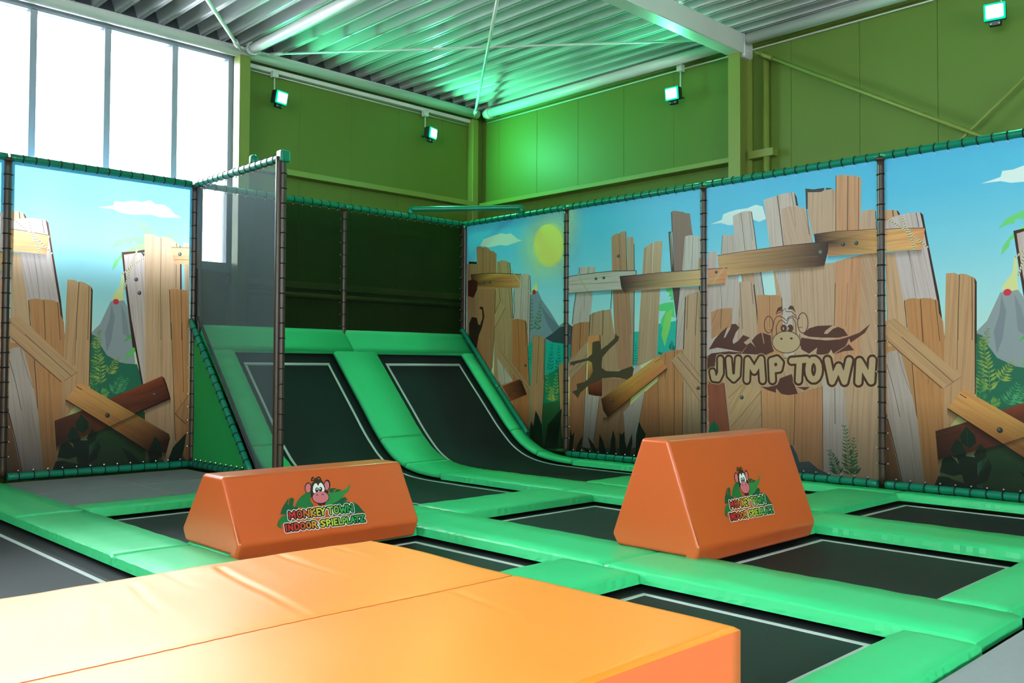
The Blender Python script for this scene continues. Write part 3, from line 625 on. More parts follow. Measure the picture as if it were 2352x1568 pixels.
ART={'R1': [('P',(214,226,220),[408,3210,494,3307,731,3342,898,3363,1026,3335,1117,3341,1207,3282,1279,3231,1385,3204,1261,3189,1028,3154,881,3180,638,3163],0),
('R',(240,240,130),[1948,3075,824,679]),
('P',(244,236,120),[2240,3049,2235,2988,2218,2931,2191,2880,2154,2835,2109,2800,2057,2775,2001,2761,1941,2759,1882,2770,1824,2793,1770,2826,1723,2870,1684,2921,1654,2979,1636,3041,1630,3105,1635,3167,1653,3226,1682,3278,1720,3323,1767,3358,1821,3382,1878,3394,1938,3393,1998,3381,2054,3357,2106,3322,2152,3278,2189,3227,2217,3170,2234,3110],0),
('P',(132,150,166),[1547,2311,1598,2395,1640,2414,1709,2413,1802,2262,1969,2085,2150,1864,2278,1931,2280,1565,1551,1574],0),
('P',(110,128,145),[1769,2203,1853,2102,2150,1852,2102,1686,1904,1907],0),
('P',(62,76,84),[1872,1686,2053,1772,2166,1846,2279,1855,2280,1595,2054,1610,1905,1673],0),
('S',(190,205,150),[1640,2429,1708,2547,1690,2744,1735,2912,1727,3010],22),
('P',(235,225,140),[1581,2420,1691,2548,1709,2413,1632,2393],0),
('P',(200,40,60),[1673,2390,1669,2375,1659,2363,1644,2356,1627,2357,1612,2365,1602,2378,1598,2395,1601,2410,1612,2423,1627,2429,1644,2428,1659,2420,1669,2407],0),
('P',(30,176,155),[1499,1631,1906,1637,2280,1595,2287,19,1509,-36],0),
('P',(22,130,95),[1842,1119,2281,1289,2287,19,1831,-13],0),
('P',(48,100,58),[1827,708,2283,770,2287,19,1814,-15],0),
('F',(70,120,70),[1567,1802,1598,2291],73,9),
('F',(80,125,70),[1687,1799,1785,2258],91,9),
('F',(15,120,105),[1974,1192,2021,1647],84,9),
('F',(15,115,100),[2137,1169,2152,1573],84,9),
('F',(130,160,70),[1960,737,1908,1215],95,9),
('F',(150,170,80),[2074,740,2105,1169],95,9),
('F',(170,185,85),[2009,738,2008,953],84,9),
('F',(20,140,120),[1570,1287,1568,1679],73,9),
('P',(165,125,85),[96,2940,343,2921,472,2495,483,1199,112,1197],1),
('P',(40,30,30),[136,2977,336,2955,333,2920,136,2937],0),
('P',(205,188,168),[1177,2455,1353,2632,1374,2685,1458,2691,1536,2663,1559,2631,1549,1942,1543,1574,1218,1578],1),
('S',(40,30,30),[1548,2650,1560,2434,1543,1820,1530,1574],13),
('S',(70,55,45),[1519,2658,1511,2436,1498,1821],8),
('S',(90,75,62),[1379,2655,1355,2321,1340,1949],7),
('P',(190,155,105),[809,2930,864,2913,901,2936,993,2925,1084,2890,1117,2837,1180,2004,1183,1579,1298,337,754,310,752,1839,792,2605],1),
('S',(40,28,25),[1102,2882,1150,2457,1180,2004],13),
('S',(80,55,40),[1051,2892,1087,2460,1144,2005],8),
('S',(80,55,40),[855,2920,868,2473,897,2280],9),
('P',(178,125,80),[321,3196,379,3201,451,3189,476,3169,524,3185,619,3146,653,3110,723,3095,802,3046,784,2478,761,1839,701,1201,561,1007,364,1589,375,2501],1),
('S',(70,45,35),[470,3175,485,2754],9),
('S',(110,65,45),[653,3110,632,2744],7),
('S',(60,40,30),[775,2478,761,1839,710,1226],10),
('P',(196,160,108),[887,2281,1007,2187,761,1852,763,2082],1),
('S',(80,55,40),[1007,2180,765,1865],8),
('S',(80,55,40),[887,2281,768,2107],9),
('P',(192,125,70),[1162,1995,1287,1998,1445,1970,1483,1920,1508,1574,1555,900,1542,240,1192,220],1),
('S',(50,30,25),[1462,1957,1503,1575,1546,961],11),
('S',(85,50,35),[1287,1988,1311,1577,1320,1019],8),
('S',(85,50,35),[1445,1964,1465,1575],6),
('G',((75,40,28),(170,120,60),(222,170,80),(226,150,80),(222,155,85),(224,180,90),(190,140,70),(70,38,28)),[187,2751,546,2750,829,2734,1353,2679,1319,2475,737,2500,395,2515,218,2602],1),
('S',(45,28,22),[187,2755,546,2750,829,2734,1175,2699,1362,2679],10),
('P',(62,60,60),[538,2613,534,2602,522,2594,506,2592,489,2596,477,2606,473,2617,477,2629,489,2637,505,2639,521,2634,533,2625],0),
('P',(120,122,125),[513,2622,509,2614,497,2612,486,2615,481,2624,486,2631,497,2634,509,2630],0),
('P',(62,60,60),[676,2606,672,2594,660,2586,643,2584,625,2588,613,2598,608,2610,613,2622,625,2630,642,2632,659,2628,672,2618],0),
('P',(120,122,125),[651,2615,646,2607,634,2604,622,2608,617,2617,622,2625,634,2627,646,2623],0),
('P',(72,28,24),[119,2661,257,2676,355,2633,346,2503,259,2376,121,2410],0),
('S',(140,118,84),[1121,2780,1193,2693,1389,2518,1567,2369],22),
('D',(225,215,180),[1121,2780,1193,2693,1389,2518,1567,2369],0),
('S',(170,155,115),[1157,2670,1203,2504,1222,2440],13),
('S',(90,95,90),[1204,2429,1187,2304,1215,2153,1189,2004],12),
('P',(52,34,25),[155,1960,223,2063,340,2046,376,1940,419,1926,479,2041,465,2171,407,2193,407,2225,490,2215,523,2065,467,1885,391,1760,345,1563,149,1539],0),
('P',(190,150,100),[801,1476,911,1536,1589,930,1514,875],1),
('S',(120,85,58),[875,1514,1547,901],8),
('P',(205,195,165),[820,1399,968,1260,1186,1036,934,976,860,1057],1),
('S',(110,85,65),[968,1260,1016,983],7),
('G',((150,85,45),(110,52,34),(60,28,24),(52,22,20),(150,80,42)),[943,951,1328,1066,1377,1037,1490,835,1135,721],1),
('P',(62,60,60),[1139,839,1135,828,1123,819,1107,815,1091,818,1079,826,1075,838,1079,850,1091,859,1107,862,1123,859,1135,851],0),
('P',(120,122,125),[1115,846,1111,838,1099,834,1088,837,1083,845,1088,853,1099,856,1110,853],0),
('P',(62,60,60),[1487,1280,1483,1269,1473,1261,1458,1258,1443,1261,1432,1269,1428,1280,1432,1291,1443,1299,1458,1302,1472,1299,1483,1291],0),
('P',(120,122,125),[1465,1287,1461,1279,1450,1276,1440,1279,1436,1287,1440,1294,1450,1297,1461,1294],0),
('P',(190,145,95),[1615,1729,1687,1738,1741,1722,1763,1724,1825,1698,1872,1679,1851,950,1804,286,1555,272,1572,944,1603,1556],1),
('S',(95,65,45),[1741,1720,1722,1433,1699,1008],8),
('S',(95,65,45),[1852,1683,1834,1070],6),
('S',(45,30,25),[1872,1679,1851,950,1804,310],10),
('P',(196,150,98),[2143,1288,2249,1322,2254,216,2206,249,2163,838],1),
('S',(45,30,25),[2143,1288,2163,838,2206,249],9),
('A',(20,14,10),[-123,645,2284,723,2286,66,-116,-98],(0,0,0.75,0.75)),
('P',(20,46,32),[1552,-9,1558,333,1585,438,1627,361,1652,472,1676,600,1744,512,1812,370,1839,11],0),
('P',(20,48,32),[1848,12,1937,401,2075,526,2214,650,2197,461,2150,245,2118,31],0)],'R2': [('R',(235,240,140),[-216,3365,612,791]),
('P',(70,85,95),[17,1897,147,1838,148,1536,19,1537],0),
('P',(44,190,178),[1220,1744,1381,1747,1618,1836,1968,1875,1968,1405,1649,1406,1221,1253],0),
('P',(30,160,150),[18,1593,148,1577,149,1317,19,1317],0),
('P',(90,215,130),[1664,2093,1772,2117,1901,2120,1924,1913,1833,1942,1711,1783,1695,1884,1780,2006,1672,2010],0),
('P',(90,215,120),[1772,2301,1878,2311,1901,2144,1848,2153,1871,2190,1818,2199,1848,2241,1795,2256],0),
('P',(140,220,110),[1780,1981,1893,2039,1848,1791,1760,1531,1703,1695],0),
('F',(20,110,105),[1871,1480,1878,1604],62,9),
('F',(25,120,110),[1269,1279,1285,1601],58,9),
('F',(25,120,110),[1680,1425,1688,1456],50,9),
('P',(205,194,178),[250,2697,280,2704,344,2708,412,2693,487,2696,561,2674,505,2327,454,1883,113,1880,182,2338],1),
('S',(60,50,48),[250,2697,241,2602],12),
('S',(50,42,40),[187,2337,137,2086,113,1880],12),
('S',(95,85,78),[423,2691,412,2597],8),
('S',(130,120,108),[359,2335,337,2077],7),
('P',(188,162,130),[1119,3048,1169,3051,1231,3046,1247,2947,1254,2558,1244,1653,1224,1240,1188,1227,1137,2436],1),
('S',(50,40,38),[1244,2948,1254,2558,1244,1653,1229,1292],11),
('P',(188,140,104),[844,3078,881,3107,952,3127,976,3115,1028,3139,1099,3143,1123,2750,1162,2174,1212,1227,956,1219,905,1701,860,2585],1),
('S',(105,75,60),[976,3118,1007,2601],8),
('S',(70,50,45),[1102,3131,1123,2593],9),
('S',(95,70,55),[1153,2304,1195,1706],7),
('S',(50,40,38),[856,2341,836,2070],12),
('P',(198,165,128),[1412,2874,1444,2888,1539,2935,1561,2931,1594,2943,1656,2947,1723,2944,1687,2401,1649,1686,1631,1393,1302,1266,1341,1908,1388,2548],1),
('S',(222,228,225),[1573,2936,1552,2518],10),
('S',(215,205,190),[1536,2302,1516,1902],7),
('S',(120,95,75),[1444,2884,1416,2533],6),
('P',(142,112,98),[1863,3314,1893,3329,2058,3293,2076,3276,2161,3261,2187,3056,2208,2956,2046,2502,1909,2512],1),
('S',(70,62,64),[1868,3313,1881,3051],15),
('P',(66,58,58),[1818,3051,1863,3059,1912,2524,1863,2527],0),
('P',(150,135,115),[1840,3030,1863,3034,1890,2638,1875,2564],1),
('P',(85,70,66),[1881,2311,2010,2304,1950,1863],1),
('P',(206,202,184),[2080,2966,2146,2978,2205,2971,2222,2961,2342,2943,2341,2511,2040,2533],1),
('S',(120,110,100),[2208,2966,2187,2529],7),
('S',(130,120,110),[2090,2955,2058,2538],6),
('P',(200,165,125),[2291,2667,2341,2675,2341,2511,2277,2522],1),
('P',(205,190,172),[2006,2297,2341,2287,2341,1996,2072,1478,1928,1479,1956,1850],1),
('S',(60,50,48),[1956,1888,1928,1479],9),
('P',(200,166,126),[2090,2185,2146,2212,2276,2236,2341,2248,2339,186,2050,165,2050,1496],1),
('S',(48,40,40),[2090,2178,2057,1496],13),
('S',(110,85,68),[2131,2195,2109,1760],8),
('S',(90,70,58),[2276,2236,2240,1673],9),
('S',(60,50,50),[2305,2307,2305,2246],17),
('P',(190,132,86),[125,1873,274,1903,447,1905,401,1533,353,46,43,24,79,1399],1),
('S',(85,55,42),[278,1900,258,1507],9),
('S',(60,42,36),[110,1853,84,1399],11),
('P',(192,158,116),[457,2005,506,2030,690,2063,712,2059,836,2068,905,1701,973,1232,908,137,353,100,437,1668],1),
('S',(45,36,34),[457,2005,428,1614],14),
('S',(100,78,60),[506,2023,490,1721],8),
('S',(80,60,50),[699,2060,686,1706],11),
('P',(190,178,160),[368,864,641,838,512,111,326,99],1),
('P',(176,132,92),[641,838,701,1105,1213,1098,1124,152,521,112],1),
('P',(192,180,162),[1066,641,1438,949,1303,164,1108,151],1),
('P',(205,196,180),[1245,1279,1350,1280,1374,1228,1229,1137],1),
('P',(190,130,82),[1343,525,1438,930,1652,1085,1684,228,1431,211],1),
('P',(200,142,90),[1649,1404,1757,1458,1848,1483,1911,1485,2060,1493,2060,987,2045,251,1678,227,1646,1079],1),
('S',(82,58,44),[381,1317,368,871,325,207],8),
('S',(82,58,44),[641,838,530,219],8),
('S',(82,58,44),[1433,929,1351,589,1287,330],7),
('S',(82,58,44),[1652,1104,1673,327],7),
('S',(82,58,44),[1916,1480,1916,1108,1908,366],8),
('S',(82,58,44),[2050,1061,2042,361],8),
('S',(82,58,44),[1769,1443,1765,1106],7),
('P',(190,155,115),[47,1331,405,1621,411,1317,113,1077,48,1121],1),
('S',(85,62,48),[388,1317,104,1083],8),
('S',(130,98,74),[48,1165,276,1303],7),
('G',((205,198,178),(205,198,178),(205,198,178),(205,198,178),(205,198,178),(205,198,178),(205,198,178),(205,198,178),(205,198,178),(205,198,178)),[42,2577,244,2588,593,2598,852,2599,1280,2577,1276,2528,1012,2512,1037,2337,505,2346,43,2344],1),
('S',(60,52,50),[42,2581,244,2590,593,2600,852,2602,1284,2579],10),
('S',(140,128,112),[43,2460,452,2452,1004,2437],7),
('S',(70,62,60),[1284,2576,1280,2523],13),
('G',((62,42,40),(140,92,75),(208,165,118),(222,188,128),(226,190,122),(214,172,118),(165,115,85),(70,48,44),(58,40,40)),[995,2517,1300,2516,1695,2520,2341,2515,2341,2311,1695,2312,1300,2303,1071,2293,1024,2361],1),
('S',(58,42,40),[995,2519,1300,2518,1695,2523,2341,2517],8),
('S',(165,120,85),[1235,2390,1772,2396,2341,2402],5),
('A',(45,30,24),[43,2344,505,2344,1038,2334,1071,2293,1695,2311,2341,2310,2341,2249,1695,2248,1071,2228,1038,2269,506,2277,43,2275],(0.4,0.4,0.4,0.4,0.4,0.4,0,0,0,0,0,0)),
('S',(140,118,84),[235,2595,327,2446,492,2253],23),
('D',(225,215,180),[235,2595,327,2446,492,2253],0),
('P',(62,60,60),[998,2803,994,2792,984,2784,970,2782,955,2786,945,2796,941,2808,945,2819,955,2827,970,2829,984,2825,994,2815],0),
('P',(120,122,125),[977,2812,973,2804,963,2802,952,2806,948,2814,952,2822,962,2824,973,2820],0),
('P',(62,60,60),[589,2513,586,2503,576,2496,563,2494,550,2497,540,2506,537,2517,540,2527,550,2534,563,2536,576,2532,586,2524],0),
('P',(120,122,125),[570,2520,566,2514,557,2511,547,2515,543,2522,547,2529,556,2531,566,2528],0),
('P',(62,60,60),[734,2517,730,2507,721,2500,708,2498,695,2501,685,2510,682,2520,685,2531,695,2538,708,2540,721,2536,730,2528],0),
('P',(120,122,125),[714,2524,710,2517,701,2515,692,2519,688,2526,692,2533,701,2535,710,2532],0),
('G',((228,155,95),(226,160,95),(222,140,90),(200,150,75),(150,70,45),(60,25,24),(90,36,28),(70,30,26),(150,75,45),(226,180,90)),[415,1689,525,1704,639,1715,662,1357,674,1038,667,849,563,851,430,872,414,1034,416,1358],1),
('S',(45,28,25),[639,1711,666,1357,674,852],12),
('P',(88,72,56),[499,1606,560,1626,634,1631,657,1504,786,1576,905,1660,930,1731,955,1685,989,1697,972,1626,803,1503,687,1397,666,1251,753,1205,956,1200,1040,1226,1212,1273,1245,1241,1208,1070,1106,1094,906,1118,684,1102,632,1061,457,1014,278,889,227,806,178,852,110,898,214,932,201,1014,349,1043,456,1108,509,1196,491,1324,420,1351,186,1303,131,1269,121,1296,66,1276,84,1317,47,1324,402,1385,494,1445],0),
('A',(45,30,24),[703,548,788,559,1302,917,1798,1246,1798,1177,1302,847,789,487,703,475],(0.5,0.5,0.5,0.5,0,0,0,0)),
('G',((228,160,92),(224,160,88),(222,130,82),(200,130,62),(62,28,26),(62,28,26),(80,40,30),(222,175,82)),[1665,1421,1734,1343,1798,1248,1302,920,780,562,702,654,664,809,1172,1111],1),
('S',(60,34,28),[1798,1246,1302,917,780,559],10),
('S',(110,60,42),[1695,1375,1595,1324],8),
('S',(210,120,70),[1524,1255,1040,953],5),
('P',(202,164,122),[1871,1356,2016,1469,2340,1123,2340,776],1),
('S',(105,78,60),[1961,1399,2333,1041],8),
('S',(120,90,70),[1871,1331,2340,800],6),
('S',(140,108,82),[2020,1466,2340,1123],6),
('P',(62,60,60),[891,797,888,785,877,777,863,773,848,776,838,784,834,796,838,807,848,816,863,820,877,817,888,809],0),
('P',(120,122,125),[870,803,866,795,856,792,845,795,841,802,845,810,855,814,866,811],0),
('P',(62,60,60),[2311,996,2308,984,2298,975,2284,971,2270,974,2260,983,2257,995,2260,1007,2270,1016,2284,1020,2298,1017,2308,1008],0),
('P',(120,122,125),[2291,1002,2287,994,2277,991,2268,994,2264,1002,2268,1010,2277,1014,2287,1010],0),
('A',(24,18,14),[3,806,2347,873,2346,487,5,366],(0,0,0.38,0.38)),
('A',(24,18,14),[5,366,2346,487,2346,91,7,-88],(0.38,0.38,0.8,0.8)),
('P',(16,40,36),[44,-16,88,356,116,262,162,319,117,-11],0),
('P',(16,40,36),[172,-7,226,146,320,274,308,138,263,-1],0),
('P',(16,40,36),[415,266,512,178,591,77,548,47,477,109],0),
('P',(16,40,36),[618,25,634,319,704,217,764,36],0),
('P',(16,40,36),[824,40,840,212,882,385,925,270,928,48],0),
('P',(16,40,36),[995,40,995,352,1041,329,1081,376,1091,241,1124,152,1214,351,1219,210,1173,53],0),
('P',(16,40,36),[1271,34,1287,330,1335,524,1383,437,1446,364,1431,237,1399,44],0),
('P',(16,40,36),[290,110,388,103,477,35,442,26],0)],'R3': [('P',(224,240,248),[107,3088,267,3123,289,3191,364,3209,483,3226,636,3226,694,3242,752,3255,843,3223,887,3066,797,3040,717,3075,636,3043,447,3040,364,3046,255,3084],0),
('P',(208,190,176),[63,2726,193,2731,211,2497,32,2510],1),
('P',(200,188,170),[281,2927,363,2925,461,2916,482,2695,260,2685],1),
('S',(95,85,80),[276,2924,258,2694],8),
('P',(206,194,176),[424,3153,483,3174,531,3183,554,3190,613,3194,680,3187,696,3167,761,2702,470,2696],1),
('S',(95,85,78),[542,3185,600,2706],7),
('S',(60,52,52),[689,3178,728,2940,761,2707],10),
('S',(120,108,98),[659,3186,704,2820],5),
('P',(212,196,176),[854,3301,944,3316,1035,3329,1055,3334,1132,3346,1224,3341,1259,3341,1283,3313,1309,3166,1302,2723,942,2706],1),
('S',(75,65,62),[1042,3328,1119,2715],11),
('S',(90,80,75),[1224,3341,1252,3178],7),
('P',(62,54,55),[1259,3341,1293,3277,1310,3169,1284,3179],0),
('P',(206,176,146),[1093,3161,1186,3179,1248,3176,1325,3160,1401,3129,1501,2724,1130,2704],1),
('S',(130,108,90),[1252,3173,1281,2922],5),
('S',(80,66,60),[1418,3123,1450,2817],7),
('P',(204,174,140),[1431,3316,1597,3299,1638,3313,1699,3315,1777,3300,1775,2813,1497,2793,1430,3083],1),
('P',(72,62,64),[1403,3365,1504,3341,1634,3341,1638,3313,1597,3298,1433,3316,1432,3120,1411,3122],0),
('P',(72,62,64),[1658,3338,1744,3322,1699,3313,1658,3314],0),
('P',(210,160,116),[1782,3460,1849,3462,1911,3449,1922,3436,1958,3443,2016,3423,2047,3403,2079,3395,2062,2793,1775,2813],1),
('S',(85,65,58),[1780,3463,1775,2822],8),
('S',(90,66,55),[1922,3437,1913,2808],10),
('S',(95,72,60),[2047,3403,2039,2804],7),
('P',(206,174,140),[2079,3019,2138,3020,2214,3024,2234,3005,2248,2783,2060,2793],1),
('S',(75,62,58),[2237,3001,2248,2797],8),
('P',(204,168,128),[35,2321,74,2427,565,2426,1721,2458,2296,2572,2280,-4,32,-219],1),
('P',(208,192,174),[44,2371,529,2429,480,1403,43,1404],1),
('S',(130,118,105),[247,2292,266,2011],7),
('P',(206,176,142),[523,2316,547,2329,683,2317,732,2255,788,1401,526,1402],1),
('S',(55,46,46),[719,2279,754,2006,789,1655],14),
('S',(105,85,70),[683,2306,710,2040],7),
('S',(110,92,78),[528,2307,560,1740],8),
('P',(204,192,176),[711,2440,814,2449,861,2144,755,2146],1),
('P',(204,240,246),[814,2465,980,2468,1020,2133,863,2141],0),
('S',(55,46,46),[811,2449,859,2141],10),
('P',(190,232,245),[505,2393,543,2409,554,2325,503,2328],0),
('P',(212,198,180),[987,2476,1199,2467,1254,1399,1127,1400,1096,2101],1),
('P',(208,176,138),[1199,2460,1768,2469,1762,1278,1295,1276],1),
('P',(214,160,114),[1768,2477,2082,2532,2046,1279,1743,1278],1),
('S',(95,72,58),[1766,2231,1751,1739],8),
('S',(150,105,75),[1913,2222,1888,1736],6),
('P',(206,152,104),[764,2140,852,2148,919,2138,940,2129,1001,2137,1070,2124,1099,2088,1113,1338,779,1338],1),
('S',(120,85,60),[930,2129,935,1746],7),
('S',(95,70,55),[1092,2093,1103,1898],9),
('P',(200,150,102),[108,1961,180,1990,256,2005,416,2005,409,1777,112,1619],1),
('S',(95,70,55),[258,2001,250,1748],8),
('P',(206,172,132),[2047,1396,2288,1395,2280,-4,1825,-48,1884,1043],1),
('P',(160,92,66),[53,1081,298,1068,380,364,81,346],1),
('P',(208,172,120),[349,1012,580,1073,823,998,395,510],1),
('P',(200,162,116),[395,510,823,998,826,391,385,364],1),
('P',(208,154,102),[817,1022,1264,954,1248,-42,825,-81],1),
('P',(204,148,100),[1264,954,1600,1052,1610,-68,1244,-103],1),
('P',(202,186,168),[1601,1277,1854,1190,1900,603,1840,-46,1607,-69],1),
('S',(88,64,50),[298,1060,372,461],8),
('S',(88,64,50),[814,990,826,517],8),
('S',(88,64,50),[1260,954,1245,355],8),
('S',(88,64,50),[1603,1052,1608,81],7),
('S',(88,64,50),[1753,1040,1755,625],7),
('S',(120,90,65),[358,882,580,1065],6),
('S',(120,90,65),[391,518,814,974],6),
('P',(62,60,60),[576,895,573,882,563,873,549,869,535,872,525,881,521,893,525,906,535,916,549,919,563,916,573,907],0),
('P',(120,122,125),[556,901,552,893,542,889,532,892,528,901,532,909,542,913,552,910],0),
('G',((214,170,112),(206,158,108),(170,116,88),(105,68,58),(62,44,42),(60,42,42),(82,54,48),(105,70,58),(165,115,85),(200,152,104),(220,180,112),(216,172,112)),[205,2677,600,2695,1130,2714,1553,2714,1688,2714,1689,2629,1636,2442,1552,2433,1237,2432,908,2426,350,2419,223,2512],1),
('S',(62,48,46),[205,2679,600,2697,1130,2716,1553,2717],7),
('S',(165,108,82),[327,2562,908,2567,1552,2554],4),
('G',((222,160,108),(226,150,100),(222,150,96),(222,170,112)),[50,2514,353,2510,317,2319,50,2314],1),
('S',(70,54,50),[50,2516,353,2510],8),
('G',((60,44,42),(110,72,58),(176,122,86),(222,170,104),(222,172,100),(216,162,98),(206,150,96),(60,44,42),(58,42,42)),[1510,2814,1635,2819,1777,2822,2268,2796,2267,2536,1953,2542,1675,2549,1688,2711,1522,2712],1),
('S',(60,46,44),[1510,2816,1777,2824,2268,2797],6),
('S',(180,128,80),[1716,2641,2267,2615],3),
('P',(62,60,60),[1886,2665,1882,2653,1873,2645,1861,2642,1849,2647,1840,2657,1836,2670,1840,2682,1849,2690,1861,2692,1874,2688,1883,2678],0),
('P',(120,122,125),[1867,2674,1864,2666,1855,2663,1846,2667,1843,2676,1846,2684,1855,2687,1864,2683],0),
('P',(62,60,60),[2040,2664,2037,2652,2028,2644,2016,2641,2004,2646,1995,2656,1992,2668,1995,2680,2004,2688,2016,2691,2028,2686,2037,2676],0),
('P',(120,122,125),[2022,2672,2019,2665,2010,2662,2002,2666,1998,2675,2002,2683,2010,2685,2019,2681],0),
('P',(112,126,130),[1608,2602,1605,2591,1597,2583,1585,2581,1574,2585,1566,2594,1563,2606,1566,2617,1574,2625,1585,2627,1597,2623,1605,2614],0),
('P',(62,60,60),[206,2468,203,2458,195,2451,184,2449,173,2453,165,2461,162,2471,165,2481,173,2487,184,2489,195,2486,203,2478],0),
('P',(120,122,125),[190,2474,186,2468,178,2466,171,2469,167,2476,171,2483,179,2485,186,2481],0),
('A',(45,30,24),[350,2416,908,2424,1552,2432,1636,2440,1635,2382,1551,2373,907,2363,350,2353],(0.4,0.4,0.4,0.4,0,0,0,0)),
('A',(45,30,24),[1675,2549,1953,2540,2267,2534,2266,2479,1952,2484,1674,2491],(0.4,0.4,0.4,0,0,0)),
('A',(45,30,24),[50,2314,317,2319,316,2267,50,2261],(0.4,0.4,0,0)),
('S',(140,118,84),[302,2513,205,2413,112,2297],18),
('D',(225,215,180),[302,2513,205,2413,112,2297],0),
('P',(98,58,52),[71,1489,164,1620,250,1702,349,1775,292,1633,316,1640,382,1741,406,1803,466,1805,518,1756,466,1697,420,1594,432,1555,501,1593,571,1664,664,1629,577,1571,617,1540,675,1570,744,1508,687,1590,756,1660,822,1689,853,1547,863,1557,837,1684,947,1651,963,1525,991,1460,879,1416,547,1433,641,1550,553,1453,370,1486,201,1512],0),
('P',(98,58,52),[52,1404,114,1441,370,1465,553,1448,541,1428,188,1425,157,1262,65,1155,50,1261],0),
('P',(98,58,52),[-86,1260,-38,1309,-38,1191],0),
('P',(98,58,52),[1367,1655,1442,1723,1546,1749,1731,1750,1643,1689,1625,1655,1668,1654,1738,1711,1798,1731,1862,1703,1914,1629,1798,1608,1597,1612,1442,1626],0),
('P',(98,58,52),[1342,1618,1494,1594,1657,1579,1817,1588,1926,1617,2051,1661,2172,1756,2109,1655,1945,1549,1925,1598,1886,1514,1737,1425,1712,1473,1672,1416,1529,1417,1543,1499,1441,1427,1347,1477,1326,1540],0),
('P',(98,58,52),[1747,1416,1925,1532,1985,1464,1866,1453],0),
('P',(98,58,52),[813,1032,912,1029,1034,1061,1067,1136,1221,1190,1261,1051,1299,959,1175,939,1088,950,1017,1014,1013,964,912,989],0),
('P',(98,58,52),[1287,1037,1452,1040,1387,999],0),
('S',(98,58,52),[978,1781,976,1755,970,1731,960,1710,948,1695,934,1685,919,1682,904,1686,890,1696,878,1712,869,1733,863,1758,861,1784,864,1810,869,1834,879,1855,891,1870,905,1880,920,1883,935,1879,949,1868,961,1852,970,1831,976,1807,978,1781],11),
('S',(98,58,52),[1429,1787,1427,1756,1420,1728,1410,1703,1396,1685,1381,1673,1364,1670,1347,1674,1331,1686,1318,1706,1307,1731,1301,1760,1299,1791,1301,1822,1308,1850,1318,1875,1332,1893,1348,1905,1365,1908,1382,1903,1397,1891,1411,1871,1421,1846,1427,1818,1429,1787],11),
('P',(206,172,138),[1331,1570,1322,1529,1297,1492,1258,1463,1208,1444,1153,1438,1097,1445,1046,1465,1006,1495,980,1533,971,1575,980,1617,1007,1655,1047,1684,1098,1702,1154,1707,1209,1699,1258,1679,1297,1649,1322,1611],0),
('S',(98,58,52),[1333,1565,1327,1531,1309,1501,1280,1474,1243,1454,1200,1441,1153,1437,1105,1442,1061,1455,1023,1476,994,1504,975,1536,969,1570,976,1605,994,1636,1024,1663,1062,1683,1106,1695,1154,1698,1200,1693,1244,1679,1281,1657,1309,1630,1327,1598,1333,1565],10),
('S',(98,58,52),[986,1805,998,1840,1031,1879,1080,1877,1129,1846,1152,1820,1183,1861,1232,1875,1280,1853,1296,1825,1328,1854],10),
('S',(98,58,52),[992,1805,964,1696,964,1606],9),
('S',(98,58,52),[1321,1658,1332,1619],9),
('S',(98,58,52),[1030,1654,1019,1744,1053,1818,1096,1832,1134,1796,1156,1780,1183,1844,1232,1855,1272,1797,1280,1659],10),
('P',(98,58,52),[1160,1731,1158,1717,1152,1704,1143,1694,1132,1688,1119,1686,1106,1689,1095,1695,1085,1706,1080,1719,1078,1733,1080,1747,1086,1760,1095,1769,1106,1776,1119,1777,1132,1775,1143,1768,1152,1758,1158,1745],0),
('P',(98,58,52),[1244,1729,1242,1715,1236,1702,1227,1692,1216,1686,1203,1684,1191,1687,1179,1693,1170,1704,1164,1717,1162,1731,1164,1745,1170,1757,1179,1767,1191,1773,1203,1775,1216,1772,1227,1766,1236,1755,1242,1743],0),
('P',(206,176,138),[1124,1730,1122,1717,1115,1712,1108,1717,1105,1730,1108,1743,1115,1748,1122,1742],0),
('P',(206,190,170),[1185,1728,1182,1716,1175,1711,1168,1716,1166,1729,1168,1741,1175,1746,1182,1741],0),
('P',(98,58,52),[1105,1608,1100,1598,1088,1594,1076,1599,1071,1609,1076,1618,1088,1622,1100,1618],0),
('P',(98,58,52),[1237,1609,1232,1599,1218,1595,1204,1599,1199,1609,1204,1619,1218,1623,1232,1618],0),
('S',(98,58,52),[1024,1430,1089,1385,1160,1370,1230,1389,1273,1428],9),
('P',(214,186,146),[1185,1402,1179,1394,1164,1389,1145,1389,1130,1394,1124,1403,1130,1411,1145,1416,1164,1415,1179,1410],0),
('P',(98,58,52),[1012,1910,1042,1978,1094,1996,1094,1946,1053,1938],0),
('P',(98,58,52),[1170,1956,1205,2001,1243,1990,1275,1914,1232,1951],0),
('S',(98,58,52),[1014,1905,1102,1936,1140,1969,1151,1929,1221,1926,1285,1870],9),
('S',(98,58,52),[920,1717,964,1721],7),
('S',(98,58,52),[1311,1737,1359,1737],7),
('W',(204,168,134),[[243,1365,246,1189,206,1120,145,1125,126,1203],[364,1361,381,1169,435,1123,486,1170,500,1366],[619,1110,631,1356,723,1223,817,1366,836,1111],[968,1113,957,1345,1029,1363,1073,1320,1056,1251,970,1240],[1221,1345,1410,1358],[1320,1345,1306,1115],[1565,1244,1558,1194,1539,1153,1512,1131,1482,1130,1454,1152,1436,1193,1429,1243,1436,1294,1455,1334,1483,1356,1513,1356,1540,1334,1559,1294,1565,1244],[1668,1354,1720,1107,1801,1278,1869,1109,1926,1349],[2031,1107,2045,1340,2176,1119,2192,1353]],0.0,35.7),
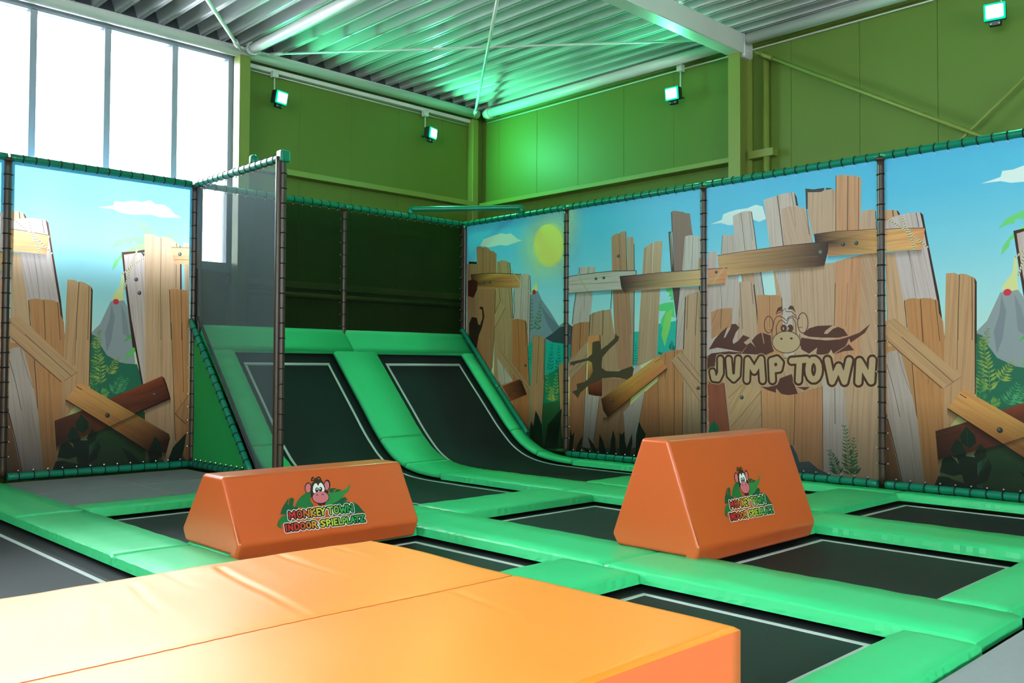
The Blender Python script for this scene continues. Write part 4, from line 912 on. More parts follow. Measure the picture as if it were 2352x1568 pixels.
('W',(86,48,42),[[243,1365,246,1189,206,1120,145,1125,126,1203],[364,1361,381,1169,435,1123,486,1170,500,1366],[619,1110,631,1356,723,1223,817,1366,836,1111],[968,1113,957,1345,1029,1363,1073,1320,1056,1251,970,1240],[1221,1345,1410,1358],[1320,1345,1306,1115],[1565,1244,1558,1194,1539,1153,1512,1131,1482,1130,1454,1152,1436,1193,1429,1243,1436,1294,1455,1334,1483,1356,1513,1356,1540,1334,1559,1294,1565,1244],[1668,1354,1720,1107,1801,1278,1869,1109,1926,1349],[2031,1107,2045,1340,2176,1119,2192,1353]],35.7,63.0),
('W',(214,178,134),[[243,1365,246,1189,206,1120,145,1125,126,1203],[364,1361,381,1169,435,1123,486,1170,500,1366],[619,1110,631,1356,723,1223,817,1366,836,1111],[968,1113,957,1345,1029,1363,1073,1320,1056,1251,970,1240],[1221,1345,1410,1358],[1320,1345,1306,1115],[1565,1244,1558,1194,1539,1153,1512,1131,1482,1130,1454,1152,1436,1193,1429,1243,1436,1294,1455,1334,1483,1356,1513,1356,1540,1334,1559,1294,1565,1244],[1668,1354,1720,1107,1801,1278,1869,1109,1926,1349],[2031,1107,2045,1340,2176,1119,2192,1353]],63.0,70.4),
('A',(40,30,26),[33,840,2285,908,2282,437,32,293],(0,0,0.28,0.28)),
('A',(40,30,26),[32,293,2282,437,2280,-33,32,-252],(0.28,0.28,0.5,0.5)),
('P',(34,120,88),[62,411,83,511,141,589,218,518,218,419],0),
('S',(24,90,64),[149,415,145,563],8),
('F',(58,120,78),[1940,51,1866,616],102,14),
('F',(50,110,72),[1978,54,1972,490],87,12),
('F',(52,112,76),[1802,53,1686,325],91,11),
('P',(78,96,106),[1149,357,1224,350,1282,251,1315,159,1438,178,1551,98,1724,39,1257,20],0)],'L1': [('P',(238,246,250),[988,3152,1076,3171,1165,3192,1181,3251,1277,3250,1415,3288,1508,3280,1614,3320,1674,3280,1795,3284,1869,3245,1931,3180,2025,3149,1749,3120,1628,3141,1394,3113,1256,3120,1165,3151],0),
('P',(120,216,130),[1430,3061,1559,3005,1670,2944,1658,2898,1514,2883,1549,2922,1488,2924,1527,2957,1460,2983],0),
('P',(120,216,130),[1137,2668,1217,2771,1375,2839,1556,2863,1557,2755,1458,2762,1413,2804,1391,2741,1299,2755,1277,2709,1229,2708],0),
('P',(140,226,120),[1298,2634,1401,2707,1557,2793,1559,2681,1448,2647],0),
('P',(120,216,130),[1164,2406,1176,2490,1278,2626,1290,2569,1245,2542,1233,2481],0),
('P',(120,216,130),[1771,2883,1873,2926,1962,2927,2013,2886,1935,2895,1899,2865],0),
('P',(156,162,170),[904,1610,1033,1750,1107,1924,1152,2029,1228,2045,1310,2047,1355,1970,1417,1647,1471,1183,911,1183],0),
('P',(134,140,150),[1162,2007,1204,1837,1169,1563,1116,1411,1090,1638,1142,1811],0),
('P',(138,144,154),[1274,2013,1333,1877,1396,1568,1303,1644,1288,1840],0),
('P',(232,230,160),[1161,2064,1193,2123,1260,2220,1280,2383,1305,2339,1301,2130,1310,2049,1229,2033],0),
('P',(224,48,80),[1251,2029,1248,2014,1238,2001,1224,1994,1208,1993,1193,1999,1183,2010,1179,2025,1182,2040,1192,2053,1207,2060,1223,2061,1237,2055,1247,2044],0),
('P',(38,108,84),[917,1633,987,1600,1035,1505,1119,1374,1275,1290,1347,1276,1482,1267,1573,994,1589,-21,944,27],0),
('F',(120,150,70),[978,1456,1044,1673],71,8),
('F',(140,165,80),[1027,1265,987,1588],89,8),
('F',(150,175,85),[1055,1025,1037,1373],102,8),
('F',(150,170,80),[1135,1144,1262,1351],85,8),
('F',(120,160,85),[962,1002,980,1312],83,8),
('F',(70,150,105),[1198,902,1302,1119],97,8),
('F',(80,160,110),[1269,925,1375,1095],73,8),
('F',(110,160,80),[1057,905,1138,939],72,8),
('F',(60,130,80),[987,882,972,1097],72,8),
('P',(96,204,90),[1333,1278,1364,1401,1460,1495,1461,1424,1394,1377],0),
('P',(80,190,90),[1301,1528,1390,1629,1417,1638,1418,1596],0),
('P',(46,84,50),[971,465,1192,515,1529,643,1602,684,1601,-34,979,13],0),
('P',(196,146,92),[21,1597,629,1403,621,586,565,9,48,50],1),
('P',(214,170,118),[35,2995,118,2991,163,2978,198,2934,216,2779,40,2760],1),
('S',(60,42,36),[123,2990,129,2915],9),
('P',(60,32,30),[163,2978,180,2970,200,2931,180,2926],0),
('P',(214,176,128),[44,2525,141,2518,224,2001,275,1691,273,1507,59,1502],1),
('P',(212,198,184),[52,2879,120,2911,218,2929,268,2937,358,2934,409,2931,432,2884,479,2565,579,1999,436,1947,225,1996,138,2523,42,2760],1),
('P',(70,36,32),[401,2935,432,2901,487,2566,584,2021,651,1460,609,1459,561,1998,489,2434,427,2801],0),
('S',(80,68,62),[363,2931,391,2776],7),
('S',(120,105,95),[285,2525,330,2214,354,2019],5),
('P',(204,146,88),[234,1997,279,2010,334,2016,397,2004,415,2012,497,2005,571,1979,582,1844,623,1754,642,1403,641,702,561,241,532,-11,419,-2,317,1284,269,1741],1),
('S',(82,50,36),[400,2002,423,1545],8),
('S',(90,58,42),[547,1986,587,1549],7),
('S',(70,45,36),[235,1991,264,1701],8),
('S',(72,48,38),[311,1318,359,711,424,32],8),
('S',(110,75,50),[480,1169,470,1100],4),
('P',(208,164,112),[652,2258,732,2259,775,2235,794,2246,850,2234,925,2189,941,2151,924,1765,922,990,707,700,621,586,629,1403,639,1754],1),
('S',(84,56,42),[782,2238,766,1852,760,1553],8),
('S',(84,56,42),[896,2202,898,1858,894,1556],7),
('P',(64,36,32),[918,2195,941,2151,936,1521,916,1521,922,2130],0),
('S',(58,36,32),[924,1765,919,1002],10),
('S',(120,85,60),[762,1759,751,1251],6),
('G',((238,180,110),(240,182,104),(240,160,100),(236,160,100),(240,170,105),(244,200,118),(238,190,116)),[39,2781,281,2768,451,2753,443,2715,418,2529,295,2537,43,2538],1),
('S',(80,48,38),[39,2786,161,2782,451,2756],7),
('S',(110,70,50),[354,2597,425,2591],4),
('S',(210,150,90),[41,2653,424,2648],3),
('P',(208,166,114),[28,1777,140,1804,789,1181,739,1134,626,1056,31,1586],1),
('S',(84,58,44),[47,1575,306,1330,607,1055],8),
('S',(110,78,56),[206,1602,422,1400,713,1124],7),
('S',(120,85,62),[634,1064,789,1178],5),
('P',(196,180,160),[49,1426,105,1450,157,1459,205,1397,303,1010,363,711,430,8,198,15,52,721],1),
('S',(120,105,92),[162,1455,235,1170,306,987],5),
('S',(90,76,66),[52,1305,123,1034,185,739],6),
('P',(146,100,66),[36,744,51,743,198,15,49,27],1),
('S',(62,46,40),[44,766,124,426,205,37],8),
('P',(214,198,182),[1293,2610,1402,2631,1489,2651,1560,2604,1579,1789,1591,994,1554,1019,1413,1734,1340,2190],1),
('P',(66,32,28),[1273,2637,1448,2665,1558,2696,1559,2657,1483,2650,1301,2607,1328,2363,1455,1474,1426,1473,1328,2189],0),
('P',(70,40,35),[1512,2659,1559,2640,1542,2603],0),
('P',(66,32,28),[1385,1794,1412,1795,1565,1013,1545,1013],0),
('S',(150,132,118),[1412,1996,1465,1570],4),
('P',(214,176,128),[1549,2889,1656,2893,1753,2865,1777,2881,1874,2872,1955,2820,1999,2800,2027,2754,2036,2149,1910,1801,1989,278,1866,-4,1592,535,1575,1789],1),
('S',(110,78,58),[1760,2865,1762,2252,1779,1577],8),
('S',(80,50,42),[1959,2814,1968,2761],8),
('S',(110,75,55),[1963,2543,1964,2241],7),
('P',(70,36,32),[1996,2806,2027,2754,2039,2228,2017,2226,2006,2752],0),
('P',(214,174,126),[2048,2832,2130,2831,2133,2221,2085,2225],1),
('P',(205,149,91),[1872,2221,1946,2230,2020,2225,2133,2221,2143,1810,2161,-25,1994,278,1939,1167,1908,1801],1),
('S',(80,52,40),[1878,2212,1912,1580],9),
('S',(90,58,42),[2030,2221,2048,1583],7),
('S',(80,54,42),[1906,1801,1947,1040,1984,304],7),
('S',(110,75,52),[2047,1807,2080,911],7),
('G',((232,172,112),(238,188,118),(236,185,115),(226,160,104),(228,165,108)),[1895,2751,2137,2767,2122,2556,1941,2547,1915,2635],1),
('S',(90,56,42),[1894,2754,2137,2770],7),
('S',(110,70,50),[1925,2605,2121,2614],5),
('P',(62,60,60),[2032,2679,2029,2666,2020,2656,2007,2652,1995,2654,1986,2663,1982,2675,1985,2688,1994,2698,2007,2703,2019,2700,2028,2692],0),
('P',(120,122,125),[2013,2685,2010,2676,2001,2672,1992,2675,1988,2683,1992,2692,2000,2696,2009,2693],0),
('P',(62,60,60),[1481,2316,1478,2303,1469,2293,1457,2289,1445,2291,1436,2300,1432,2313,1435,2326,1444,2336,1456,2340,1469,2337,1478,2329],0),
('P',(120,122,125),[1463,2322,1459,2313,1451,2309,1442,2312,1438,2320,1442,2329,1450,2334,1459,2331],0),
('P',(62,60,60),[1523,2151,1520,2138,1512,2128,1499,2124,1487,2127,1478,2135,1474,2148,1478,2161,1486,2171,1498,2175,1511,2173,1520,2164],0),
('P',(120,122,125),[1505,2157,1501,2148,1493,2144,1484,2147,1480,2156,1484,2165,1492,2169,1501,2166],0),
('A',(45,30,24),[44,2536,295,2535,418,2529,419,2452,296,2459,45,2461],(0.35,0.35,0.35,0,0,0)),
('S',(140,118,84),[71,2892,171,2817,261,2751,318,2637,351,2499],18),
('D',(225,215,180),[71,2892,171,2817,261,2751,318,2637,351,2499],0),
('S',(140,118,84),[218,2909,255,2794,317,2703,394,2628,482,2543],18),
('D',(225,215,180),[218,2909,255,2794,317,2703,394,2628,482,2543],0),
('S',(140,118,84),[1465,2687,1409,2533,1344,2306,1315,2188],20),
('D',(225,215,180),[1465,2687,1409,2533,1344,2306,1315,2188],0),
('S',(140,118,84),[1289,2370,1387,2461,1473,2532,1589,2607],20),
('D',(225,215,180),[1289,2370,1387,2461,1473,2532,1589,2607],0),
('G',((90,45,30),(120,58,36),(140,66,38),(150,72,42),(110,50,32),(80,38,28),(136,66,38),(110,54,34),(70,34,26)),[538,607,797,701,1163,852,1798,1120,1857,1029,1915,828,1467,651,1110,492,560,308],1),
('P',(52,26,22),[1798,1120,1830,1092,1877,965,1915,828,1467,649,1461,666,1892,845,1851,991],0),
('S',(95,44,30),[1283,815,1851,1003],6),
('S',(70,34,26),[539,537,776,615],5),
('A',(45,30,24),[560,308,1110,492,1467,649,1915,826,1916,769,1468,593,1111,438,561,256],(0.5,0.5,0.5,0.5,0,0,0,0)),
('A',(45,30,24),[655,851,1109,555,1635,194,1864,142,1865,48,1637,101,1111,465,656,763],(0.55,0.55,0.55,0.55,0,0,0,0)),
('G',((232,165,92),(228,172,88),(100,55,36),(66,34,28),(56,30,26),(90,44,30),(206,140,70),(232,165,92),(236,172,98)),[802,1059,1283,767,1901,387,1915,333,1866,144,1635,196,1109,555,662,851,704,911],1),
('S',(60,36,28),[662,846,1109,548,1635,186],9),
('S',(92,52,38),[775,1002,837,962],9),
('S',(205,120,62),[818,779,1410,396],4),
('P',(62,60,60),[1736,890,1733,876,1723,866,1710,863,1697,867,1687,877,1683,891,1687,904,1696,914,1709,918,1723,914,1733,903],0),
('P',(120,122,125),[1716,898,1712,889,1703,885,1694,889,1690,898,1693,908,1703,911,1712,907],0),
('P',(62,60,60),[1165,648,1162,633,1151,622,1137,619,1123,623,1113,635,1109,650,1112,665,1122,676,1136,679,1151,675,1161,663],0),
('P',(120,122,125),[1144,657,1140,647,1130,643,1120,648,1116,658,1120,668,1129,672,1140,668],0),
('P',(196,142,90),[1975,644,2147,865,2136,488],1),
('S',(95,65,48),[1975,644,2147,865],5),
('S',(70,46,38),[1975,640,2120,501],6),
('A',(20,16,12),[22,946,2160,910,2168,371,31,475],(0,0,0.3,0.3)),
('A',(20,16,12),[31,475,2168,371,2176,-167,39,6],(0.3,0.3,0.62,0.62)),
('P',(24,50,38),[771,569,831,670,912,587,922,503,857,445,789,497],0),
('P',(24,50,38),[681,432,732,535,783,509,830,401,825,328,713,346],0),
('P',(24,50,38),[899,386,959,501,1020,439,1010,366,939,310],0),
('P',(24,50,38),[578,180,603,308,668,377,736,312,782,239,833,189,705,150],0),
('P',(24,50,38),[904,125,1031,355,1065,275,1025,138,943,81],0),
('P',(24,50,38),[516,13,563,137,650,137,706,115,830,83,1042,32,1043,-16],0),
('P',(24,50,38),[735,371,939,360,927,40,819,48,759,276],0),
('S',(40,72,52),[846,447,837,637],5),
('S',(44,76,52),[920,124,1026,319],6),
('P',(24,50,38),[1307,258,1450,163,1563,30,1428,28],0),
('P',(24,50,38),[1638,174,1720,368,1791,289,1816,112,1663,-2],0),
('P',(24,50,38),[1872,8,1953,217,2128,392,2104,208,2048,-4],0)],'LG': [('P',(28,92,58),[367,159,397,206,461,268,469,273,446,230,452,220,474,269,497,276,511,262,486,213,496,197,517,222,523,185,490,141],0),
('P',(40,120,62),[509,217,538,250,580,282,624,302,662,301,639,233,657,194,595,176,510,202],0),
('P',(28,92,58),[821,313,855,316,893,312,860,293,856,281,897,305,936,292,889,281,823,281],0),
('P',(52,140,72),[802,277,863,283,929,283,984,303,1034,342,988,276,938,250,907,221,860,201,809,188,755,182,776,242],0),
('P',(28,92,58),[869,207,909,227,945,233,958,206,926,200,963,190,1007,182,1038,156,1057,115,1079,84,1021,94,950,84,759,101,786,179],0),
('P',(40,120,62),[317,77,340,112,376,143,421,152,476,154,464,96,402,92,359,86,342,53,342,100,333,90,352,46,330,61],0),
('P',(40,120,62),[569,101,603,91,585,75,564,84],0),
('P',(40,26,26),[679,335,673,322,665,311,656,302,646,297,637,296,629,299,623,306,620,316,620,328,623,341,628,354,636,365,646,374,655,379,665,381,673,378,679,371,682,361,682,348],0),
('P',(218,120,130),[673,333,668,322,661,312,654,305,646,301,638,300,632,302,628,308,626,316,626,327,628,338,633,349,640,359,647,366,655,371,663,372,669,370,673,364,676,355,675,345],0),
('P',(40,26,26),[846,342,840,329,831,318,822,309,812,303,803,302,795,305,789,312,786,322,787,335,790,348,796,361,804,373,814,382,823,387,833,388,841,386,846,379,849,368,849,356],0),
('P',(218,120,130),[834,338,829,327,823,318,816,310,808,306,801,305,795,307,791,313,789,321,790,332,793,343,797,354,804,363,811,371,819,375,826,376,832,374,836,368,838,360,837,350],0),
('P',(62,46,36),[655,280,666,329,691,370,725,393,759,399,786,383,797,347,793,310,816,295,796,265,764,243,683,252,650,265],0),
('P',(62,46,36),[688,387,700,414,718,425,729,405,739,417,744,407,757,421,770,421,783,406,781,374,756,389,724,389],0),
('P',(224,130,60),[704,398,714,409,725,402],0),
('P',(224,130,60),[752,401,764,408,770,396],0),
('P',(248,248,246),[682,309,696,345,716,367,732,366,739,344,755,364,772,369,784,349,787,317,775,293,735,290,696,288,684,293],0),
('P',(24,24,30),[732,313,730,307,726,302,721,298,716,295,712,295,708,296,705,299,704,304,704,310,705,316,708,322,711,327,716,331,721,333,725,334,729,332,732,329,734,324,734,319],0),
('P',(24,24,30),[765,314,762,308,758,303,753,299,748,296,743,296,739,297,736,301,734,305,734,311,735,317,738,323,742,328,747,332,752,334,757,335,761,333,764,330,766,326,766,320],0),
('P',(250,250,250),[727,319,724,314,719,312,716,315,716,320,720,325,724,327,727,324],0),
('P',(250,250,250),[754,320,750,315,745,313,742,315,742,321,745,327,751,329,754,326],0),
('P',(44,24,24),[669,229,692,202,710,180,736,181,764,206],0),
('P',(214,60,60),[710,190,728,195,735,188,723,181],0),
('P',(60,28,34),[803,242,797,231,787,220,773,212,758,205,740,201,723,201,705,203,690,207,676,214,666,224,660,235,657,246,659,258,665,270,675,280,688,289,704,295,721,299,739,300,756,299,772,294,786,287,796,277,803,266,805,254],0),
('P',(220,122,132),[799,244,793,233,783,224,771,216,756,210,740,207,724,206,708,208,693,212,681,219,671,227,665,237,663,248,665,259,670,269,679,279,691,287,706,293,722,296,739,297,755,296,770,291,782,285,792,276,798,266,800,255],0),
('P',(220,122,132),[693,289,722,299,757,298,779,286,785,266,683,271],0),
('P',(60,28,34),[717,270,713,266,706,265,700,268,699,272,703,277,710,278,716,275],0),
('P',(60,28,34),[765,270,761,265,753,264,747,267,745,272,750,276,758,277,764,275],0),
('P',(220,122,132),[716,268,713,265,708,265,704,266,703,269,706,272,711,273,715,271],0),
('P',(220,122,132),[759,267,756,264,751,264,747,265,747,269,750,271,754,272,758,270],0),
('W',(244,244,238),[[431,114,441,165,456,132,482,165,476,114],[535,139,535,152,530,161,521,164,512,161,504,152,500,139,500,127,505,118,513,115,523,118,531,127,535,139],[550,114,560,165,590,113,600,165],[610,113,618,165],[652,165,615,136,644,113],[695,165,671,165,662,113,686,113],[667,140,686,140],[702,165,714,139,736,165],[714,139,708,113],[765,165,804,165],[784,165,775,112],[850,138,850,151,845,160,837,164,827,160,819,151,814,138,814,126,819,116,827,113,837,116,846,125,850,138],[869,165,872,112,894,146,902,111,925,165],[928,111,940,165,969,111,980,165]],-0.6,19.0),
('W',(244,244,238),[[386,73,380,27],[400,27,407,72,430,27,437,72],[451,27,457,72,474,71,486,58,484,40,468,27,451,27],[534,49,533,59,528,67,521,70,513,68,506,60,503,49,503,38,508,30,515,27,523,30,530,38,534,49],[582,48,581,59,576,67,569,70,561,67,554,59,550,48,551,38,556,30,563,27,571,29,578,37,582,48],[596,25,603,71,622,70,632,60,619,48,599,48],[615,48,630,22],[708,63,691,70,673,60,687,47,700,36,684,25,665,30],[718,24,725,69,742,69,751,57,739,44,722,45],[770,69,763,24],[813,69,789,69,782,24,807,24],[785,47,805,47],[831,68,824,24,847,23],[859,23,866,68,882,68,891,56,878,43,862,43],[904,68,897,23,919,23],[928,23,953,67,961,22],[939,37,957,37],[975,67,1011,67],[993,67,985,22],[1020,67,1055,66,1012,22,1051,22]],-0.6,19.0),
('W',(18,22,26),[[431,114,441,165,456,132,482,165,476,114],[535,139,535,152,530,161,521,164,512,161,504,152,500,139,500,127,505,118,513,115,523,118,531,127,535,139],[550,114,560,165,590,113,600,165],[610,113,618,165],[652,165,615,136,644,113],[695,165,671,165,662,113,686,113],[667,140,686,140],[702,165,714,139,736,165],[714,139,708,113],[765,165,804,165],[784,165,775,112],[850,138,850,151,845,160,837,164,827,160,819,151,814,138,814,126,819,116,827,113,837,116,846,125,850,138],[869,165,872,112,894,146,902,111,925,165],[928,111,940,165,969,111,980,165]],-0.6,14.0),
('W',(18,22,26),[[386,73,380,27],[400,27,407,72,430,27,437,72],[451,27,457,72,474,71,486,58,484,40,468,27,451,27],[534,49,533,59,528,67,521,70,513,68,506,60,503,49,503,38,508,30,515,27,523,30,530,38,534,49],[582,48,581,59,576,67,569,70,561,67,554,59,550,48,551,38,556,30,563,27,571,29,578,37,582,48],[596,25,603,71,622,70,632,60,619,48,599,48],[615,48,630,22],[708,63,691,70,673,60,687,47,700,36,684,25,665,30],[718,24,725,69,742,69,751,57,739,44,722,45],[770,69,763,24],[813,69,789,69,782,24,807,24],[785,47,805,47],[831,68,824,24,847,23],[859,23,866,68,882,68,891,56,878,43,862,43],[904,68,897,23,919,23],[928,23,953,67,961,22],[939,37,957,37],[975,67,1011,67],[993,67,985,22],[1020,67,1055,66,1012,22,1051,22]],-0.6,14.0),
('W','rainbow',[[431,114,441,165,456,132,482,165,476,114],[535,139,535,152,530,161,521,164,512,161,504,152,500,139,500,127,505,118,513,115,523,118,531,127,535,139],[550,114,560,165,590,113,600,165],[610,113,618,165],[652,165,615,136,644,113],[695,165,671,165,662,113,686,113],[667,140,686,140],[702,165,714,139,736,165],[714,139,708,113],[765,165,804,165],[784,165,775,112],[850,138,850,151,845,160,837,164,827,160,819,151,814,138,814,126,819,116,827,113,837,116,846,125,850,138],[869,165,872,112,894,146,902,111,925,165],[928,111,940,165,969,111,980,165]],-0.6,6.2),
('W','rainbow',[[386,73,380,27],[400,27,407,72,430,27,437,72],[451,27,457,72,474,71,486,58,484,40,468,27,451,27],[534,49,533,59,528,67,521,70,513,68,506,60,503,49,503,38,508,30,515,27,523,30,530,38,534,49],[582,48,581,59,576,67,569,70,561,67,554,59,550,48,551,38,556,30,563,27,571,29,578,37,582,48],[596,25,603,71,622,70,632,60,619,48,599,48],[615,48,630,22],[708,63,691,70,673,60,687,47,700,36,684,25,665,30],[718,24,725,69,742,69,751,57,739,44,722,45],[770,69,763,24],[813,69,789,69,782,24,807,24],[785,47,805,47],[831,68,824,24,847,23],[859,23,866,68,882,68,891,56,878,43,862,43],[904,68,897,23,919,23],[928,23,953,67,961,22],[939,37,957,37],[975,67,1011,67],[993,67,985,22],[1020,67,1055,66,1012,22,1051,22]],-0.6,6.2)]}
# ------------------------------------------------------------------ printed artwork (flat print, millimetres on its own sheet)
import numpy as np
from mathutils.geometry import tessellate_polygon
wood = lambda c: (c[0], c[1] * .965, min(255, c[2] * 1.07))
class Print:
    """flat print built as coloured polygons on a sheet: u to the right, v up, one hair-thin ink layer over the other"""
    def __init__(s, rect, us=1, uo=0, vs=1, vo=0, dz=.00013):
        s.v, s.f, s.c, s.uv, s.mi, s.rect, s.layer, s.dz, s.t = [], [], [], [], [], rect, 1, dz, (us, uo, vs, vo)
    def T(s, q): a, b, c, d = s.t; return [(q[i] / 1000 * a + b, q[i + 1] / 1000 * c + d) for i in range(0, len(q), 2)]
    def clip(s, P):
        u0, u1, v0, v1 = s.rect
        for ax, lim, sg in ((0, u0, 1), (0, u1, -1), (1, v0, 1), (1, v1, -1)):
            out = []
            for a, b in zip(P, P[1:] + P[:1]):
                ia = (a[0][ax] - lim) * sg >= 0; ib = (b[0][ax] - lim) * sg >= 0
                if ia: out.append(a)
                if ia != ib:
                    t = (lim - a[0][ax]) / (b[0][ax] - a[0][ax]); out.append(((a[0][0] + (b[0][0] - a[0][0]) * t, a[0][1] + (b[0][1] - a[0][1]) * t), tuple(x + (y - x) * t for x, y in zip(a[1], b[1]))))
            P = out
            if len(P) < 3: return []
        return P
    def poly(s, pts, cols, mi=0, grain=False, bump=True):
        P = s.clip(list(zip(pts, cols)))
        if len(P) < 3: return
        q = [p[0] for p in P]
        if grain:
            m = np.array(q); d = m - m.mean(0); w_, e_ = np.linalg.eigh(d.T @ d); ax = e_[:, 1]; ay = e_[:, 0]; o = random.random() * 30
        b0 = len(s.v)
        for p in q: s.v.append((p[0], p[1], s.layer * s.dz))
        for t in tessellate_polygon([[Vector((p[0], p[1], 0)) for p in q]]):
            a, b, c = t
            if (q[b][0] - q[a][0]) * (q[c][1] - q[a][1]) - (q[b][1] - q[a][1]) * (q[c][0] - q[a][0]) < 0: t = (a, c, b)
            s.f.append([b0 + k for k in t]); s.mi.append(mi)
            for k in t:
                s.c.append(P[k][1]); s.uv.append((float(q[k][0] * ay[0] + q[k][1] * ay[1]) + o, float(q[k][0] * ax[0] + q[k][1] * ax[1]) + o) if grain else (0, 0))
    def stroke(s, P, w, c):
        if len(P) < 2: return
        n = len(P); L = []; R = []
        for i in range(n):
            a = Vector(P[max(i - 1, 0)]); b = Vector(P[min(i + 1, n - 1)])
            if P[0] == P[-1] and i in (0, n - 1): a = Vector(P[n - 2]); b = Vector(P[1])
            d = (b - a).normalized() * (w / 2); L.append((P[i][0] - d.y, P[i][1] + d.x)); R.append((P[i][0] + d.y, P[i][1] - d.x))
        for i in range(n - 1): s.poly([R[i], R[i + 1], L[i + 1], L[i]], [c] * 4)
    def sdf(s, strokes, lo, hi, colf):
        seg = np.array([(*a, *b) for st in strokes for a, b in zip(st, st[1:])]); pad_ = hi * 1.1
        x0, x1 = seg[:, [0, 2]].min() - pad_, seg[:, [0, 2]].max() + pad_; y0, y1 = seg[:, [1, 3]].min() - pad_, seg[:, [1, 3]].max() + pad_
        h = max(.0022, min((hi - max(lo, 0)) / 2.6, .006)); nx = int((x1 - x0) / h) + 2; ny = int((y1 - y0) / h) + 2
        gx, gy = np.meshgrid(x0 + np.arange(nx) * h, y0 + np.arange(ny) * h, indexing='ij'); D = np.full(gx.shape, 9.)
        for ax, ay, bx, by in seg:
            dx, dy = bx - ax, by - ay; t = np.clip(((gx - ax) * dx + (gy - ay) * dy) / max(dx * dx + dy * dy, 1e-12), 0, 1); D = np.minimum(D, np.hypot(gx - ax - t * dx, gy - ay - t * dy))
        inside = (D <= hi) & (D >= lo)
        for j in range(ny - 1):
            run = None
            for i in range(nx):
                full = i < nx - 1 and inside[i, j] and inside[i + 1, j] and inside[i, j + 1] and inside[i + 1, j + 1]
                if full and run is None: run = i
                if run is not None and (not full or (i - run) >= 6):
                    xa, xb, ya, yb = gx[run, 0], gx[i, 0], gy[0, j], gy[0, j + 1]
                    s.poly([(xa, ya), (xb, ya), (xb, yb), (xa, yb)], [colf(xa), colf(xb), colf(xb), colf(xa)]); run = i if full else None
                if i < nx - 1 and not full and min(D[i, j], D[i + 1, j], D[i, j + 1], D[i + 1, j + 1]) <= hi:
                    Q = [(i, j), (i + 1, j), (i + 1, j + 1), (i, j + 1)]; P = [((float(gx[q]), float(gy[q])), float(D[q])) for q in Q]
                    for sg, lim in ((-1, hi), (1, lo)):
                        out = []
                        for a, b in zip(P, P[1:] + P[:1]):
                            ia = (a[1] - lim) * sg >= 0; ib = (b[1] - lim) * sg >= 0
                            if ia: out.append(a)
                            if ia != ib:
                                t = (lim - a[1]) / (b[1] - a[1]); out.append(((a[0][0] + (b[0][0] - a[0][0]) * t, a[0][1] + (b[0][1] - a[0][1]) * t), lim))
                        P = out
                        if len(P) < 3: break
                    if len(P) >= 3: s.poly([p[0] for p in P], [colf(p[0][0]) for p in P])
    def draw(s, shapes):
        for sh in shapes:
            k = sh[0]; s.layer += 1
            if k == 'W':
                sc = abs(s.t[0]); st = [s.T(q) for q in sh[2]]
                if sh[1] == 'rainbow':
                    us = [p[0] for q in st for p in q]; u0, u1 = min(us), max(us); ramp_ = [lin(c) for c in ((206, 44, 44), (206, 60, 46), (212, 140, 50), (216, 214, 60), (150, 196, 64), (48, 160, 74), (40, 150, 76))]
                    def colf(x):
                        t = min(max((x - u0) / (u1 - u0), 0), .9999) * 6; i = int(t); t -= i
                        return (*[a + (b - a) * t for a, b in zip(ramp_[i], ramp_[i + 1])], 0.)
                else:
                    cc = (*lin(sh[1]), 0.); colf = lambda x: cc
                s.sdf(st, sh[3] / 1000 * sc, sh[4] / 1000 * sc, colf); continue
            P = s.T(sh[2])
            if k == 'P': s.poly(P, [(*(lin(wood(sh[1])) if sh[3] else lin(sh[1])), float(bool(sh[3])))] * len(P), 0, bool(sh[3]))
            elif k == 'G': s.poly(P, [(*lin(wood(c)), 1.) for c in sh[1]], 0, True)
            elif k == 'S': s.stroke(P, sh[3] / 1000, (*lin(sh[1]), 0.))
            elif k == 'A': s.poly(P, [(*lin(sh[1]), a) for a in sh[3]], 1)
            elif k == 'D':
                c = (*lin(sh[1]), 0.)
                for a, b in zip(P, P[1:]):
                    a, b = Vector(a), Vector(b); n = max(1, int((b - a).length / .027)); d = (b - a).normalized(); q = Vector((-d.y, d.x))
                    for i in range(n):
                        m = a.lerp(b, (i + .5) / n); e1 = (d * .8 + q * .6) * .018; e2 = (-d * .6 + q * .8) * .0095
                        s.poly([tuple(m + e1), tuple(m + e2), tuple(m - e1), tuple(m - e2)], [c] * 4)
            elif k == 'R':
                a, b, c_, d_ = s.t; u, v = sh[2][0] / 1000 * a + b, sh[2][1] / 1000 * c_ + d_; ru, rv = sh[2][2] / 1000, sh[2][3] / 1000; c = lin(sh[1]); rings = [(0, .42), (.4, .40), (.6, .24), (.8, .08), (1, 0)]
                for (r0, a0), (r1, a1) in zip(rings, rings[1:]):
                    for i in range(40):
                        t0, t1 = 2 * math.pi * i / 40, 2 * math.pi * (i + 1) / 40; f = lambda r, t: (u + ru * r * math.cos(t), v + rv * r * math.sin(t))
                        Q = [f(r0, t0), f(r1, t0), f(r1, t1), f(r0, t1)] if r0 else [f(0, 0), f(r1, t0), f(r1, t1)]
                        s.poly(Q, [(*c, a0), (*c, a1), (*c, a1), (*c, a0)][:len(Q)] if r0 else [(*c, a0), (*c, a1), (*c, a1)], 1)
            elif k == 'F':
                a, b = Vector(P[0]), Vector(P[1]); w_ = sh[3] / 1000; n = sh[4]; d = (b - a).normalized(); q = Vector((-d.y, d.x)); base_ = lin(sh[1])
                s.stroke([tuple(a), tuple(b)], w_ * .06, (*[x * .7 for x in base_], 0.))
